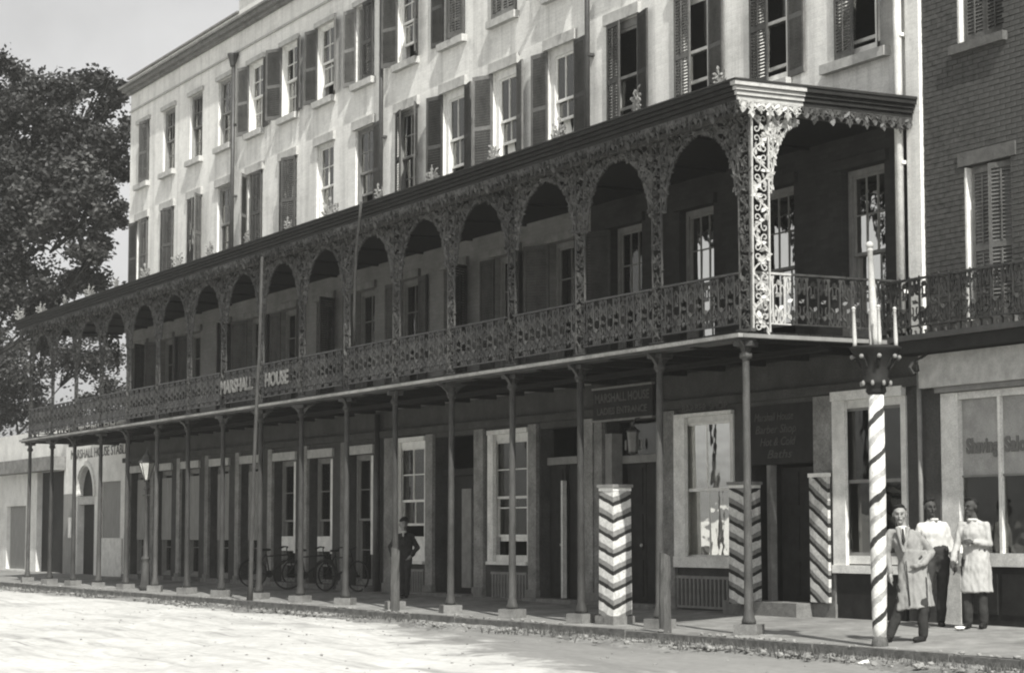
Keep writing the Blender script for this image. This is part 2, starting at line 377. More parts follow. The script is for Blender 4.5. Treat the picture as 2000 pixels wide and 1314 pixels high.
# pavement bricks run in x-y, so the brick pattern is fed with those axes
t = M['pave'].node_tree
for n in t.nodes:
    if n.type == 'COMBXYZ':
        for l in list(n.inputs[1].links): t.links.remove(l)
        sp = [q for q in t.nodes if q.type == 'SEPXYZ'][0]; t.links.new(sp.outputs[1], n.inputs[1])
mb = MB(); px = [-90 + 1.0*i for i in range(131)]; py = [-3.42,-3.1,-2.6,-2.0,-1.4,-.7,0.0,.4]
def pave_z(x, y): return .145*max(0, min(1, (y+2.85)/2.7)) + .008*sin(x*1.3+y*2) + .006*sin(x*.37)
mb.add([(x,y,pave_z(x,y)) for y in py for x in px], [(j*131+i, j*131+i+1, (j+1)*131+i+1, (j+1)*131+i) for j in range(len(py)-1) for i in range(130)])
link('pavement', mb.mesh('pavement', M['pave'], True), kind='structure')
kerb = link('kerb', MB().box(-90, 40, -3.56, -3.41, GZ-.25, -.07).mesh('kerb_bed', M['kerb']), kind='structure')
rnd = random.Random(4)
x = -60.0
while x < 22:
    L = rnd.uniform(1.1, 1.9); a = rnd.uniform(-.012,.012); b = rnd.uniform(-.015,.01)
    m1 = MB().box(0, L-.02, -.08, .07, -.18, 0)
    link('kerb_stone', m1.mesh('kerb_stone', M['kerb']), kerb, (x, -3.49+a, .012+b), (rnd.uniform(-.03,.03), 0, rnd.uniform(-.006,.006)))
    x += L
# earth gutter between kerb and street, with a ragged outer edge
M['gutter'] = mat('damp_gutter_earth', .17, .97, .55, 1.3, .8, fine=.3, dist=.03)
rnd = random.Random(17); mb = MB(); xs_ = [-70 + .2*i for i in range(470)]; nn = len(xs_); rowsv = []
for k, y0 in enumerate((-3.55, -3.75, -3.95, -4.1)):
    for x in xs_:
        rag = (.16*sin(x*.8)+.1*sin(x*2.1+1)+.07*sin(x*5.3)+rnd.uniform(-.06,.06)) * (k/3)
        rowsv.append((x, y0+rag, GZ + (.075, .05, .035, -.02)[k] + rnd.uniform(-.012,.012)*(k < 3)))
mb.add(rowsv, [(k*nn+i+1, k*nn+i, (k+1)*nn+i, (k+1)*nn+i+1) for k in range(3) for i in range(nn-1)])
link('gutter', mb.mesh('gutter', M['gutter'], True), kind='structure')
# rubble and weeds in the gutter
def ico(c, r, rn):
    t_ = (1+sqrt(5))/2
    V = [(-1,t_,0),(1,t_,0),(-1,-t_,0),(1,-t_,0),(0,-1,t_),(0,1,t_),(0,-1,-t_),(0,1,-t_),(t_,0,-1),(t_,0,1),(-t_,0,-1),(-t_,0,1)]
    F = [(0,11,5),(0,5,1),(0,1,7),(0,7,10),(0,10,11),(1,5,9),(5,11,4),(11,10,2),(10,7,6),(7,1,8),(3,9,4),(3,4,2),(3,2,6),(3,6,8),(3,8,9),(4,9,5),(2,4,11),(6,2,10),(8,6,7),(9,8,1)]
    q = rn.uniform(.45,.9); z = rn.uniform(0,pi)
    vs = []
    for a,b,cc in V:
        k = r/1.9*rn.uniform(.75,1.2); xx, yy = a*cos(z)-b*sin(z), a*sin(z)+b*cos(z)
        vs.append((c[0]+xx*k*1.2, c[1]+yy*k, c[2]+cc*k*q))
    return vs, F
mb = MB(); rnd = random.Random(7)
for i in range(5000):
    x = rnd.uniform(-45, 9); y = -3.62 - abs(rnd.gauss(0, .34)) if i % 4 else -3.3 - rnd.uniform(0,.5)
    if sin(x*.9+1)+sin(x*2.3)+.8*sin(x*.31) < rnd.uniform(-2.0,2.2): continue
    r = rnd.choice((.01,.012,.015,.02,.025,.03,.045)); z = GZ if y < -3.57 else .01
    mb.add(*ico((x, y, z + r*.25 + (.05 if y<-3.57 else 0)), r, rnd))
for i in range(420):
    x = rnd.uniform(-20, 16); y = -4.2 - 9*rnd.random()**2; r = rnd.choice((.008,.01,.012,.016,.022))
    mb.add(*ico((x, y, GZ + street_h(x,y) + r*.2), r, rnd))
link('gutter_rubble', mb.mesh('gutter_rubble', M['stones']), label='loose stones and rubble strewn along the kerb', cat='rubble', kind='stuff')
mb = MB()
for i in range(2600):
    x = rnd.uniform(-45, 9); y = -3.6 - abs(rnd.gauss(0,.22))
    if sin(x*1.1)+sin(x*.37+1) < rnd.uniform(-1.6,.8): continue
    for k in range(5):
        a = rnd.uniform(0,2*pi); h = rnd.uniform(.04,.13); dx, dy = cos(a)*h*.6, sin(a)*h*.6; s_ = .008
        mb.add([(x-s_*sin(a), y+s_*cos(a), GZ), (x+s_*sin(a), y-s_*cos(a), GZ), (x+dx, y+dy, GZ+.05+h)], [(0,1,2)])
link('gutter_weeds', mb.mesh('gutter_weeds', M['weed']), label='low weeds growing in the gutter against the kerb', cat='weeds', kind='stuff')

# ---------------------------------------------------------------- walls with openings
def wall_holes(mb, x0, x1, z0, z1, holes, y, th):
    X = sorted({x0, x1} | {h[0] for h in holes} | {h[1] for h in holes}); Z = sorted({z0, z1} | {h[2] for h in holes} | {h[3] for h in holes})
    X = [q for q in X if x0 <= q <= x1]; Z = [q for q in Z if z0 <= q <= z1]
    for i in range(len(X)-1):
        for j in range(len(Z)-1):
            cx, cz = (X[i]+X[i+1])/2, (Z[j]+Z[j+1])/2
            if any(h[0]<cx<h[1] and h[2]<cz<h[3] for h in holes): continue
            mb.add([(X[i],y,Z[j]),(X[i+1],y,Z[j]),(X[i+1],y,Z[j+1]),(X[i],y,Z[j+1])], [(0,1,2,3)])
    for a,b,c,d in holes:
        mb.add([(a,y,c),(b,y,c),(b,y,d),(a,y,d),(a,y+th,c),(b,y+th,c),(b,y+th,d),(a,y+th,d)], [(0,4,5,1),(1,5,6,2),(2,6,7,3),(3,7,4,0)])
    return mb


XW = [-36.95 + 2.354*n for n in range(16)]     # left jambs of the bedroom windows
WW = 1.05
hotel = empty('hotel_building', (-18.5, 0, 0), 'long whitewashed four-storey hotel with rows of louvred shutters', 'building')
HL, HR = -37.75, .42
up_holes = [(x, x+WW, 11.75, 13.58) for x in XW] + [(x, x+WW, 8.62, 10.68) for x in XW]
se_holes = [(x+.05, x+1.15, 4.32, 6.92) for x in XW]
ZS = 4.12
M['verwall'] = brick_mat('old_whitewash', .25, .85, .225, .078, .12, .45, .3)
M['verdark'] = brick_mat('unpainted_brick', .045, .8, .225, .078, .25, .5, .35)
XD = -9.4; ZM = 7.72
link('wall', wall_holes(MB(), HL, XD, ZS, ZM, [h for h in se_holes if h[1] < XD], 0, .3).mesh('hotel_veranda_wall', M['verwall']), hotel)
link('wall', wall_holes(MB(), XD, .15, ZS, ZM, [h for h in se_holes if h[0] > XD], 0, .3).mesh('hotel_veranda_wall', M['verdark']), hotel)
mb = wall_holes(MB(), HL, HR, ZM, 15.0, up_holes, 0, .3)
mb.add([(.15,0,ZS),(HR,0,ZS),(HR,0,ZM),(.15,0,ZM)], [(0,1,2,3)])
mb.add([(HL,0,ZS),(HL,0,15),(HL,11,15),(HL,11,ZS)], [(0,1,2,3)]); mb.add([(HR,0,ZS),(HR,11,ZS),(HR,11,15),(HR,0,15)], [(0,1,2,3)])
mb.add([(HL,11,0),(HL,11,15),(HR,11,15),(HR,11,0)], [(0,1,2,3)])
link('wall', mb.mesh('hotel_upper_wall', M['whitewash']), hotel)
link('roof', MB().box(HL, HR, .02, 11, 14.9, 15.0).mesh('hotel_roof', M['roof']), hotel)
mb = MB()
for z in (.1, 4.1, 8.3, 11.4): mb.box(HL+.05, HR-.05, .35, 10.9, z-.06, z)
mb.box(HL+.05, HR-.05, 4.0, 4.1, .1, 14.8)
for i in range(9): mb.box(-37.5+4.708*i-.05, -37.5+4.708*i+.05, .32, 4.0, .1, 14.8)
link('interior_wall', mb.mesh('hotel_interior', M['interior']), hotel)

# cornice, ledge and parapet
mb = MB()
mb.box(HL-.12, HR+.1, -.12, 0, 14.62, 14.70); mb.box(HL-.2, HR+.16, -.24, 0, 14.70, 14.80); mb.box(HL-.28, HR+.2, -.34, .05, 14.80, 14.86)
link('cornice', mb.mesh('cornice', M['cornice']), hotel)
link('ledge', MB().box(HL-.03, HR+.03, -.05, 0, 14.08, 14.13).mesh('ledge', M['trim']), hotel)
link('parapet', MB().box(HL-.05, -28.1, -.06, .3, 14.865, 15.1).mesh('parapet', M['whitewash']), hotel)
link('parapet', MB().box(-28.098, HR+.05, -.1, .3, 14.865, 15.45).mesh('parapet', M['whitewash']), hotel)
link('parapet_cap', MB().box(HL-.1, -28.2, -.12, .34, 15.102, 15.16).mesh('parapet_cap', M['cornice']), hotel)
link('parapet_cap', MB().box(-28.16, HR+.1, -.16, .34, 15.452, 15.52).mesh('parapet_cap', M['cornice']), hotel)
# corner pilaster and rain pipes
link('pilaster', MB().box(.15, .46, -.07, .0, ZS+.002, 14.6).mesh('pilaster', M['whitewash']), hotel)
def downpipe(x, z0, z1, r, m, hopper=None):
    q = MB().tube([(x,-.12,z0),(x,-.12,z1)], r, 10)
    p = link('downpipe', q.mesh('downpipe', m, True), hotel)
    z = z0+.6; cm = cached(('clamp', r), lambda: MB().box(-r-.02, r+.02, -.135, 0.0, -.025, .025).mesh('pipe_clamp', m))
    while z < z1-.2: link('pipe_clamp', cm, p, (x, 0, z)); z += 1.9
    if hopper:
        h = MB().lathe([(r+.01, z1-.05),(r+.02,z1),(.13,z1+.22),(.15,z1+.25),(.15,z1+.3),(.11,z1+.3)], 12, (x,-.14))
        link('rain_hopper', h.mesh('rain_hopper', M['irondark'], True), p)
downpipe(.03, 4.3, 14.5, .065, M['whitepaint'])
downpipe(-28.42, 7.75, 13.75, .055, M['irondark'], True)
downpipe(-18.75, 7.75, 14.5, .05, M['irondark'])
downpipe(-9.3, 7.75, 14.5, .05, M['irondark'])

# ---------------------------------------------------------------- shutters and windows
def shutter_mesh(w_, h_, key):
    def mk():
        mb = MB(); t = .035; st = .055
        mb.box(0, st, -t, 0, 0, h_); mb.box(w_-st, w_, -t, 0, 0, h_)
        rails = [0, h_*.47, h_]
        mb.box(st, w_-st, -t, 0, 0, .1); mb.box(st, w_-st, -t, 0, h_-.08, h_); mb.box(st, w_-st, -t, 0, h_*.47-.04, h_*.47+.04)
        for a, b in ((.1, h_*.47-.04), (h_*.47+.04, h_-.08)):
            n = int((b-a)/.052)
            for i in range(n):
                z = a + (i+.5)*(b-a)/n
                mb.add([(st,-t+.002,z-.022),(w_-st,-t+.002,z-.022),(w_-st,-.004,z+.022),(st,-.004,z+.022),
                        (st,-t+.010,z-.026),(w_-st,-t+.010,z-.026),(w_-st,.002,z+.018),(st,.002,z+.018)], [(0,1,2,3),(7,6,5,4),(0,4,5,1),(3,2,6,7)])
            mb.box(w_/2-.012, w_/2+.012, -t-.012, -t-.001, a+.02, b-.02)
        return mb.mesh('shutter', M['shutter_pale' if key else 'shutter'])
    return cached(('sh', w_, h_, key), mk)
SHR = random.Random(77)
def add_shutter(win, side, x0, x1, z0, h_, ang, pale=0, y=-.02):
    if ang > 140: ang = 176 - abs(SHR.gauss(0, 14))
    elif ang < 20 and y < 0: ang = ang + abs(SHR.gauss(0, 3))
    """ang: 0 = closed across the opening, 90 = standing out, 175 = folded back on the wall"""
    w_ = (x1-x0)/2 - .006
    me = shutter_mesh(round(w_,3), round(h_,3), pale)
    if side == 'L': return link('shutter', me, win, (x0+.003, y, z0), (0,0,-R(ang)))
    return link('shutter', me, win, (x1-.003, y, z0), (0,0,R(ang)), (-1,1,1))

def frame_mesh(w_, h_, f, d, m):
    def mk():
        mb = MB().box(0, f, 0, d, 0, h_).box(w_-f, w_, 0, d, 0, h_).box(f, w_-f, 0, d, h_-f, h_).box(f, w_-f, 0, d, 0, f)
        return mb.mesh('window_frame', m)
    return cached(('fr', w_, h_, f, d, m.name), mk)
def sash_mesh(w_, h_, cols, rows, m):
    def mk():
        s = .042; mb = MB().box(0, s, 0, .04, 0, h_).box(w_-s, w_, 0, .04, 0, h_).box(s, w_-s, 0, .04, 0, s*1.2).box(s, w_-s, 0, .04, h_-s, h_)
        for i in range(1, cols):
            x = s+(w_-2*s)*i/cols; mb.box(x-.011, x+.011, .004, .036, s*1.2, h_-s)
        for j in range(1, rows):
            z = s*1.2+(h_-2.2*s)*j/rows; mb.box(s, w_-s, .006, .034, z-.011, z+.011)
        return mb.mesh('sash', m)
    return cached(('sa', w_, h_, cols, rows, m.name), mk)
def window(parent, x0, x1, z0, z1, y, cols=2, rows=(2,2), lift=0.0, glass='glass', fm='sash', f=.07, curtain=None, sill=True, lintel=None, split=.5, panes=True, rn=random.Random(1), bare=None, depth=.12, sashm=None, lm='trim'):
    W = x1-x0; H = z1-z0; fmm = M[fm]
    win = link('window', frame_mesh(round(W,3), round(H,3), f, depth, fmm), parent, (x0, y, z0))
    iw, ih = W-2*f, H-2*f; hl = ih*split
    sashm = M[sashm] if sashm else fmm
    for k, (zb, hh, yy, rw) in enumerate(((z0+f+hl-.02, ih-hl+.02, y+.03, rows[0]), (z0+f+lift, hl+.02, y+.075, rows[1]))):
        if rw == 0: continue
        sa = link('sash', sash_mesh(round(iw,3), round(hh,3), cols, rw, sashm), win, (x0+f, yy, zb))
        s = .042; cw = (iw-2*s)/cols; ch = (hh-2.2*s)/rw
        if panes:
            for i in range(cols):
                for j in range(rw):
                    me = cached(('pane', round(cw,3), round(ch,3), glass), lambda: MB().box(0, cw, -.002, .002, 0, ch).mesh('pane', M[glass]))
                    link('pane', me, win, (x0+f+s+cw*i, yy+.02, zb+s*1.2+ch*j), (rn.uniform(-.012,.012), 0, rn.uniform(-.012,.012)))
    if curtain:
        kind, frac = curtain
        mb = MB(); n = 28; ztop = z1-f-.02; zb = ztop-(ih)*frac
        if kind == 'blind':
            mb.box(x0+f+.02, x1-f-.02, y+.16, y+.165, zb, ztop)
            link('blind', mb.mesh('blind', M['blind']), win)
        else:
            for side in (0, 1):
                vs = []; rowsn = 8
                for j in range(rowsn+1):
                    t_ = j/rowsn; wd = iw*(.5-.24*sin(pi*min(1,t_*1.15))*.9)
                    for i in range(n+1):
                        u = i/n; xx = (x0+f+u*wd) if side == 0 else (x1-f-u*wd)
                        vs.append((xx, y+.2+.03*sin(u*24+t_), ztop-(ztop-zb)*t_))
                fs = [(j*(n+1)+i, j*(n+1)+i+1, (j+1)*(n+1)+i+1, (j+1)*(n+1)+i) for j in range(rowsn) for i in range(n)]
                mb.add(vs, fs)
            link('curtain', mb.mesh('curtain', M['cloth'], True), win)
    if sill:
        sw = sill if isinstance(sill, float) else .1
        link('sill', cached(('sill', round(W,3), sw), lambda: MB().box(-sw, W+sw, -.13, .06, -.15, -.001).mesh('sill', M['trim'])), win, (x0, 0, z0))
    if lintel:
        link('lintel', cached(('lint', round(W,3), lintel, lm), lambda: MB().box(-.11, W+.11, -.07, .0, .001, lintel).mesh('lintel', M[lm])), win, (x0, -.001, z1))
    return win
RN = random.Random(11)
YW = .06
# bedroom floors. per window: left leaf angle, right leaf angle (None = leaf missing), extras
top = {0:(None,12,{}),1:(None,None,{}),2:(None,None,{'curtain':('blind',.55)}),3:(None,None,{}),4:(172,168,{'curtain':('cloth',.9)}),5:(170,172,{'curtain':('cloth',.95)}),
       6:(174,172,{'curtain':('cloth',.7),'lift':.3}),7:(98,0,{}),8:(172,170,{'curtain':('blind',.4),'lift':.35}),9:(173,4,{}),10:(0,0,{}),11:(174,172,{}),
       12:(0,170,{}),13:(172,172,{}),14:(0,0,{}),15:(172,0,{})}
third = {0:(176,0,{}),1:(0,10,{}),2:(4,140,{'curtain':('cloth',.9)}),3:(None,None,{}),4:(38,0,{}),5:(6,16,{}),6:(None,None,{'curtain':('blind',.55)}),
         7:(None,150,{'lift':.45,'sash':1}),8:(14,158,{}),9:(170,172,{'curtain':('cloth',.8),'lift':.3}),10:(172,173,{'curtain':('cloth',1),'lift':.42}),11:(172,174,{'curtain':('cloth',1),'lift':.5}),
         12:(0,168,{'lift':.3}),13:(0,172,{'lift':.35}),14:(0,158,{'lift':.12}),15:(0,172,{'lift':.1})}
top[7] = (165, 0, {}); top[7][2]['both'] = 1
for tbl, z0, z1, lin in ((top, 11.75, 13.58, None), (third, 8.62, 10.68, .2)):
    for n in range(16):
        L, Rr, ex = tbl[n]; x0 = XW[n]; x1 = x0+WW
        big = tbl is third and n >= 9
        win = window(hotel, x0, x1, z0, z1, YW, 1 if n >= 12 and big else 2, (1,1) if big else (2,2), ex.get('lift',0), 'glass', 'whitepaint' if n in (5,6,9,10,11,13,14,15) and tbl is third or tbl is top and n in (4,5,6,8) else 'sash',
                     curtain=ex.get('curtain'), lintel=lin or .12, depth=.12, rn=RN, sill=.1 if n < 15 else .3, f=.15 if big else .07)
        if L is not None: add_shutter(win, 'L', x0, x1, z0+.01, z1-z0-.02, L, pale=(n % 3 == 1))
        if Rr is not None: add_shutter(win, 'R', x0, x1, z0+.01, z1-z0-.02, Rr, pale=(n % 4 == 2))
# veranda floor: tall sash windows
for n in range(16):
    x0 = XW[n]+.05; x1 = x0+1.1
    win = window(hotel, x0, x1, 4.32, 6.92, .14, 3 if n >= 12 else 2, (2,2), .3 if n in (14,) else 0, 'mirror' if n >= 13 else 'glass', 'dullpaint', sill=False, lintel=.16, rn=RN, f=.09, sashm='dullpaint', lm='verdark' if n > 11 else 'cornice')
    if n < 13 and n not in (3,6,9): add_shutter(win, 'L', x0, x1, 4.34, 2.56, 172 if n % 2 else 150)
    if n < 12 and n not in (2,7): add_shutter(win, 'R', x0, x1, 4.34, 2.56, 172 if n % 3 else 120)

# ---------------------------------------------------------------- hotel street floor
# (x0, x1, z0, z1, kind)
G = [(-1.72,-.04,.95,3.4,'win_r'),(-4.35,-2.33,.3,3.45,'barber'),(-6.32,-4.62,.9,3.36,'shopwin'),(-8.84,-6.92,.2,3.42,'entrance'),
     (-11.4,-9.66,.2,3.4,'door'),(-13.46,-11.82,.86,3.36,'sashwin'),(-16.08,-14.2,.2,3.42,'dooropen'),(-18.02,-16.52,.83,3.38,'sashwin2')]
bays = [-20.05,-22.4,-24.72,-27.07,-29.42,-31.77,-34.1,-36.4]
for i, c in enumerate(bays): G.append((c-.7, c+.7, .25, 3.2, 'bay%d' % i))
mb = wall_holes(MB(), HL, HR, 0, ZS, [h[:4] for h in G], 0, .3)
mb.add([(HL,0,0),(HL,0,ZS),(HL,11,ZS),(HL,11,0)], [(0,1,2,3)]); mb.add([(HR,0,0),(HR,11,0),(HR,11,ZS),(HR,0,ZS)], [(0,1,2,3)])
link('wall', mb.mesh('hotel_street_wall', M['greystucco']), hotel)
# piers stand a little proud between the openings
piers = [(-2.3,-1.76),(-6.86,-6.4),(-9.18,-8.9),(-9.6,-9.24),(-11.78,-11.44),(-14.14,-13.72),(-16.46,-16.1),(-18.6,-18.14)]
for c in bays: piers.append((c-1.02, c-.74))
for a, b in piers:
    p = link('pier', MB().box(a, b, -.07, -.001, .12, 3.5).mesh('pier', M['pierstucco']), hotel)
    link('pier_base', MB().box(a-.03, b+.03, -.1, -.002, .05, .34).mesh('pier_base', M['stone']), p)
link('band', MB().box(HL, HR, -.1, -.001, 3.52, 3.66).mesh('band', M['greystucco']), hotel)
link('downpipe', MB().tube([(-18.86,-.12,.15),(-18.86,-.12,4.05)], .07, 10).mesh('downpipe', M['irondark'], True), hotel)
def panel_door(name, x0, x1, z0, z1, y, m, rows=3, cols=1):
    mb = MB().box(x0, x1, y, y+.05, z0, z1)
    d = link(name, mb.mesh(name, m), hotel)
    for i in range(cols):
        for j in range(rows):
            a = x0 + (x1-x0)*i/cols + .1; b = x0 + (x1-x0)*(i+1)/cols - .1; c = z0 + (z1-z0)*j/rows + .1; e = z0 + (z1-z0)*(j+1)/rows - .08
            q = MB().box(a, b, y-.018, y-.001, c, e)
            link('door_panel', q.mesh('door_panel', m), d)
    h = MB().sphere((x1-.09, y-.05, z0+1.0), .032, 8, 6)
    link('handle', h.mesh('handle', M['trim'], True), d)
    return d
def grille(x0, x1, z0, z1):
    mb = MB().box(x0, x1, -.05, 0.001, z1-.05, z1).box(x0, x1, -.05, .001, z0, z0+.04)
    gr = link('area_grille', mb.mesh('area_grille', M['dullpaint']), hotel)
    n = int((x1-x0)/.12)
    me = cached(('gbar', round(z1-z0,2)), lambda: MB().box(-.025,.025,-.045,-.01,.04,(z1-z0)-.05).mesh('bar', M['dullpaint']))
    for i in range(n): link('bar', me, gr, (x0+(i+.5)*(x1-x0)/n, 0, z0))
    return gr
for x0, x1, z0, z1, k in G:
    if k == 'win_r':
        win = window(hotel, x0, x1, z0, z1, -.03, 1, (1,1), 0, 'glass', 'whitepaint', sill=False, f=.12, split=.5, rn=RN, sashm='dullpaint')
        link('casing', MB().box(x0-.06, x0+.26, -.09, -.032, z0-.02, z1).box(x0-.06, x1+.02, -.12, -.032, z1+.001, z1+.14).box(x0-.06, x1+.02, -.12, -.032, z0-.14, z0-.021).mesh('casing', M['whitepaint']), win)
        link('blind', MB().box(x0+.3, x1-.15, .1, .105, z0+.2, 2.1).mesh('blind', M['blind']), win)
        link('base_panel', MB().box(x0-.02, x1, -.06, -.001, .14, z0-.16).mesh('base_panel', M['darkwood']), hotel)
    elif k == 'shopwin':
        win = window(hotel, x0, x1, z0, z1, -.03, 2, (1,1), 0, 'mirror', 'whitepaint', sill=False, f=.1, split=.5, rn=RN)
        link('casing', MB().box(x0-.05, x0+.3, -.1, -.032, z0+.12, z1).box(x0-.05, x1+.05, -.1, -.032, z1+.001, z1+.06).box(x0-.05, x1+.05, -.12, -.032, z0-.06, z0+.119).mesh('casing', M['whitepaint']), win)
        gr = grille(x0-.1, x1, .16, .7)
        lettering('BARBER SHOP', .17, M['letter_grey'], hotel, ((x0+x1)/2+.1, -.105, z1+.09), 1.4)
    elif k == 'barber':
        link('transom_board', MB().box(x0, x1, .05, .1, 2.5, z1).mesh('transom_board', M['darkwood']), hotel)
        for i, (tx, ww) in enumerate((('Marshall House', 1.1), ('Barber Shop', 1.15), ('Hot & Cold', 1.0), ('Baths', .7))):
            lettering(tx, .19, M['letter_grey'], hotel, (-3.55+.05*i, .042, 3.2-.2*i), ww, .3)
        panel_door('door', -3.6, -2.4, .34, 2.45, .22, M['darkwood'], 3, 2)
        link('door_post_or_lit_edge', MB().box(-3.72, -3.62, 0.02, .14, .34, 2.49).mesh('door_post_or_lit_edge', M['dullpaint']), hotel)
        link('door_step', MB().box(-4.36, -2.3, -.42, .2, .1, .34).mesh('door_step', M['stone']), hotel)
    elif k == 'entrance':
        panel_door('door', x0+.3, (x0+x1)/2-.01, z0, 2.65, .26, M['darkwood'], 3); panel_door('door', (x0+x1)/2+.01, x1-.05, z0, 2.65, .26, M['darkwood'], 3)
        tr = link('transom', MB().box(x0+.02, x1-.02, .2, .26, 2.66, 2.8).mesh('transom', M['dullpaint']), hotel)
        link('pane', MB().box(x0+.05, x1-.05, .24, .245, 2.81, z1-.02).mesh('pane', M['glass']), tr)
        link('entrance_pilaster', MB().box(x0-.02, x0+.22, -.02, .2, z0, 3.2).mesh('entrance_pilaster', M['dullpaint']), hotel)
        lettering('121', .26, M['letter_white'], hotel, (-8.2, .19, 2.9), .62)
        link('door_step', MB().box(x0-.1, x1+.1, -.35, .2, .08, .2).mesh('door_step', M['stone']), hotel)
    elif k == 'door':
        panel_door('door', x0+.02, -10.75, z0, 2.7, .2, M['darkwood'], 3); panel_door('door', -10.73, x1-.02, z0, 2.7, .26, M['darkwood'], 3)
        link('door_post_or_lit_edge', MB().box(-10.76, -10.7, .1, .19, z0, 2.4).mesh('door_post_or_lit_edge', M['whitepaint']), hotel)  # white strip paints in the light caught along the door edge
        link('transom', MB().box(x0, x1, .15, .24, 2.71, 2.85).mesh('transom', M['dullpaint']), hotel)
        link('door_step', MB().box(x0-.1, x1+.1, -.35, .15, .06, .2).mesh('door_step', M['stone']), hotel)
    elif k == 'dooropen':
        link('door', MB().box(-14.72, -14.3, -.05, -.01, .32, 2.32).mesh('open_door_leaf', M['dullpaint']), hotel)
        panel_door('door', x0+.02, x1-.5, z0, 2.6, .26, M['darkwood'], 3)
        link('transom', MB().box(x0, x1, .15, .24, 2.61, 2.75).mesh('transom', M['darkwood']), hotel)
        link('door_step', MB().box(x0-.1, x1+.1, -.35, .15, .06, .2).mesh('door_step', M['stone']), hotel)
    elif k.startswith('sashwin'):
        win = window(hotel, x0, x1, z0, z1, .0, 2, (2,2), .35 if k == 'sashwin' else .62, 'glass', 'whitepaint', sill=False, f=.13, split=.5, rn=RN, curtain=('cloth', .5) if k == 'sashwin' else ('blind', .5))
        link('casing', MB().box(x0-.04, x0+.2, -.08, -.002, z0, z1).box(x0-.04, x1+.04, -.1, -.002, z1+.001, z1+.09).box(x0-.04, x1+.04, -.12, -.002, z0-.06, z0-.001).mesh('casing', M['whitepaint']), win)
        if k == 'sashwin2': link('board', MB().box(x0+.2, x1-.14, .1, .12, z0+.13, z0+.52).mesh('board', M['whitepaint']), win)
        else: link('board', MB().box(x0+.2, x1-.14, .1, .12, z0+.4, z0+.52).mesh('board', M['whitepaint']), win)
        grille(x0+.05, x1-.05, .12, .66)
    else:
        i = int(k[3:]); y = .24
        win = window(hotel, x0, x1, z0, z1, y-.04, 2, (2,2), .3 if i in (1,2) else 0, 'glass', 'dullpaint', sill=False, f=.09, rn=RN, lintel=None, curtain=('blind', .4) if i > 3 else None)
        link('lintel', MB().box(x0-.08, x1+.08, -.06, -.001, z1+.002, z1+.2).mesh('lintel', M['trim']), win)
        if i in (0,1,2): link('jamb_board', MB().box(x1-.17, x1-.02, .02, .06, .95, z1-.05).mesh('jamb_board', M['whitepaint']), win)
        if i in (1,2): link('board', MB().box(x0+.12, x1-.1, .15, .18, 1.0, 1.35).mesh('board', M['whitepaint']), win)
        if i >= 3:
            link('board', MB().box(x0+.1, x1-.1, .15, .18, 1.25, 3.0).mesh('board', M['greyboard']), win)
        link('step', MB().box(x0-.1, x1+.1, -.25, .2, .06, .248).mesh('step', M['stone']), hotel)

# ---------------------------------------------------------------- cast-iron veranda
BAY = 2.38; NB = 16; CY = -2.8
ver = empty('iron_veranda', (-19, -1.5, 0), 'two-storey cast-iron veranda with lacework posts along the hotel front', 'veranda')
cx = [-BAY*i for i in range(NB+1)]
colm = MB().lathe([(.10,.16),(.10,.2),(.085,.24),(.075,.3),(.064,.34),(.056,1.6),(.05,3.78),(.05,3.82),(.085,3.84),(.09,3.87),(.085,3.9),(.055,3.93),(.06,4.0),(.11,4.07)], 14).mesh('column', M['column'], True)
capm = MB().box(-.13,.13,-.14,.14,4.0,4.07).mesh('column_bracket', M['irondark'])
brk = MB()
brk.flat([(-.3,4.06),(-.06,4.06),(-.06,3.8),(-.1,3.92),(-.18,4.0)], .05); brk.flat([(.3,4.06),(.18,4.0),(.1,3.92),(.06,3.8),(.06,4.06)], .05)
brkm = brk.mesh('column_scroll', M['irondark'])
blkm = MB().box(-.17,.17,-.17,.17,-.15,.16).mesh('base_block', M['stone'])
rnd = random.Random(3)
for x in cx:
    c = link('column', colm, ver, (x, CY, 0), (rnd.uniform(-.004,.004), rnd.uniform(-.005,.005), rnd.uniform(0,6)))
    link('column_cap', capm, c, (x, CY, 0)); link('scroll_bracket', brkm, c, (x, CY, 0))
    link('base_block', blkm, c, (x, CY, rnd.uniform(-.02,.0)), (0,0,rnd.uniform(-.08,.08)))
XE0, XE1 = cx[-1]-.25, .2
link('deck_edge', MB().box(XE0, XE1, -3.06, -2.98, 4.11, 4.165).mesh('deck_edge', M['pierstucco']), ver)
link('deck_edge', MB().box(XE0, XE1-.05, -3.0, -2.72, 4.075, 4.108).mesh('deck_edge', M['iron']), ver)
link('deck_edge', MB().box(.1, XE1, -2.97, -.02, 4.11, 4.165).mesh('deck_edge', M['dullpaint']), ver)
pw = .2; y = -2.97; me = MB().box(XE0+.01, .095, 0, pw-.012, 4.17, 4.205).mesh('deck_plank', M['wood'])
while y < -.1: link('deck_plank', me, ver, (0, y, 0)); y += pw
jm = MB().box(-.05, .05, -2.95, -.105, 4.06, 4.165).mesh('joist', M['wood'])
for i in range(NB*2+1): link('joist', jm, ver, (-BAY/2*i, 0, 0))
link('deck_beam', MB().box(XE0+.1, .08, -1.6, -1.45, 3.98, 4.058).mesh('deck_beam', M['wood']), ver)

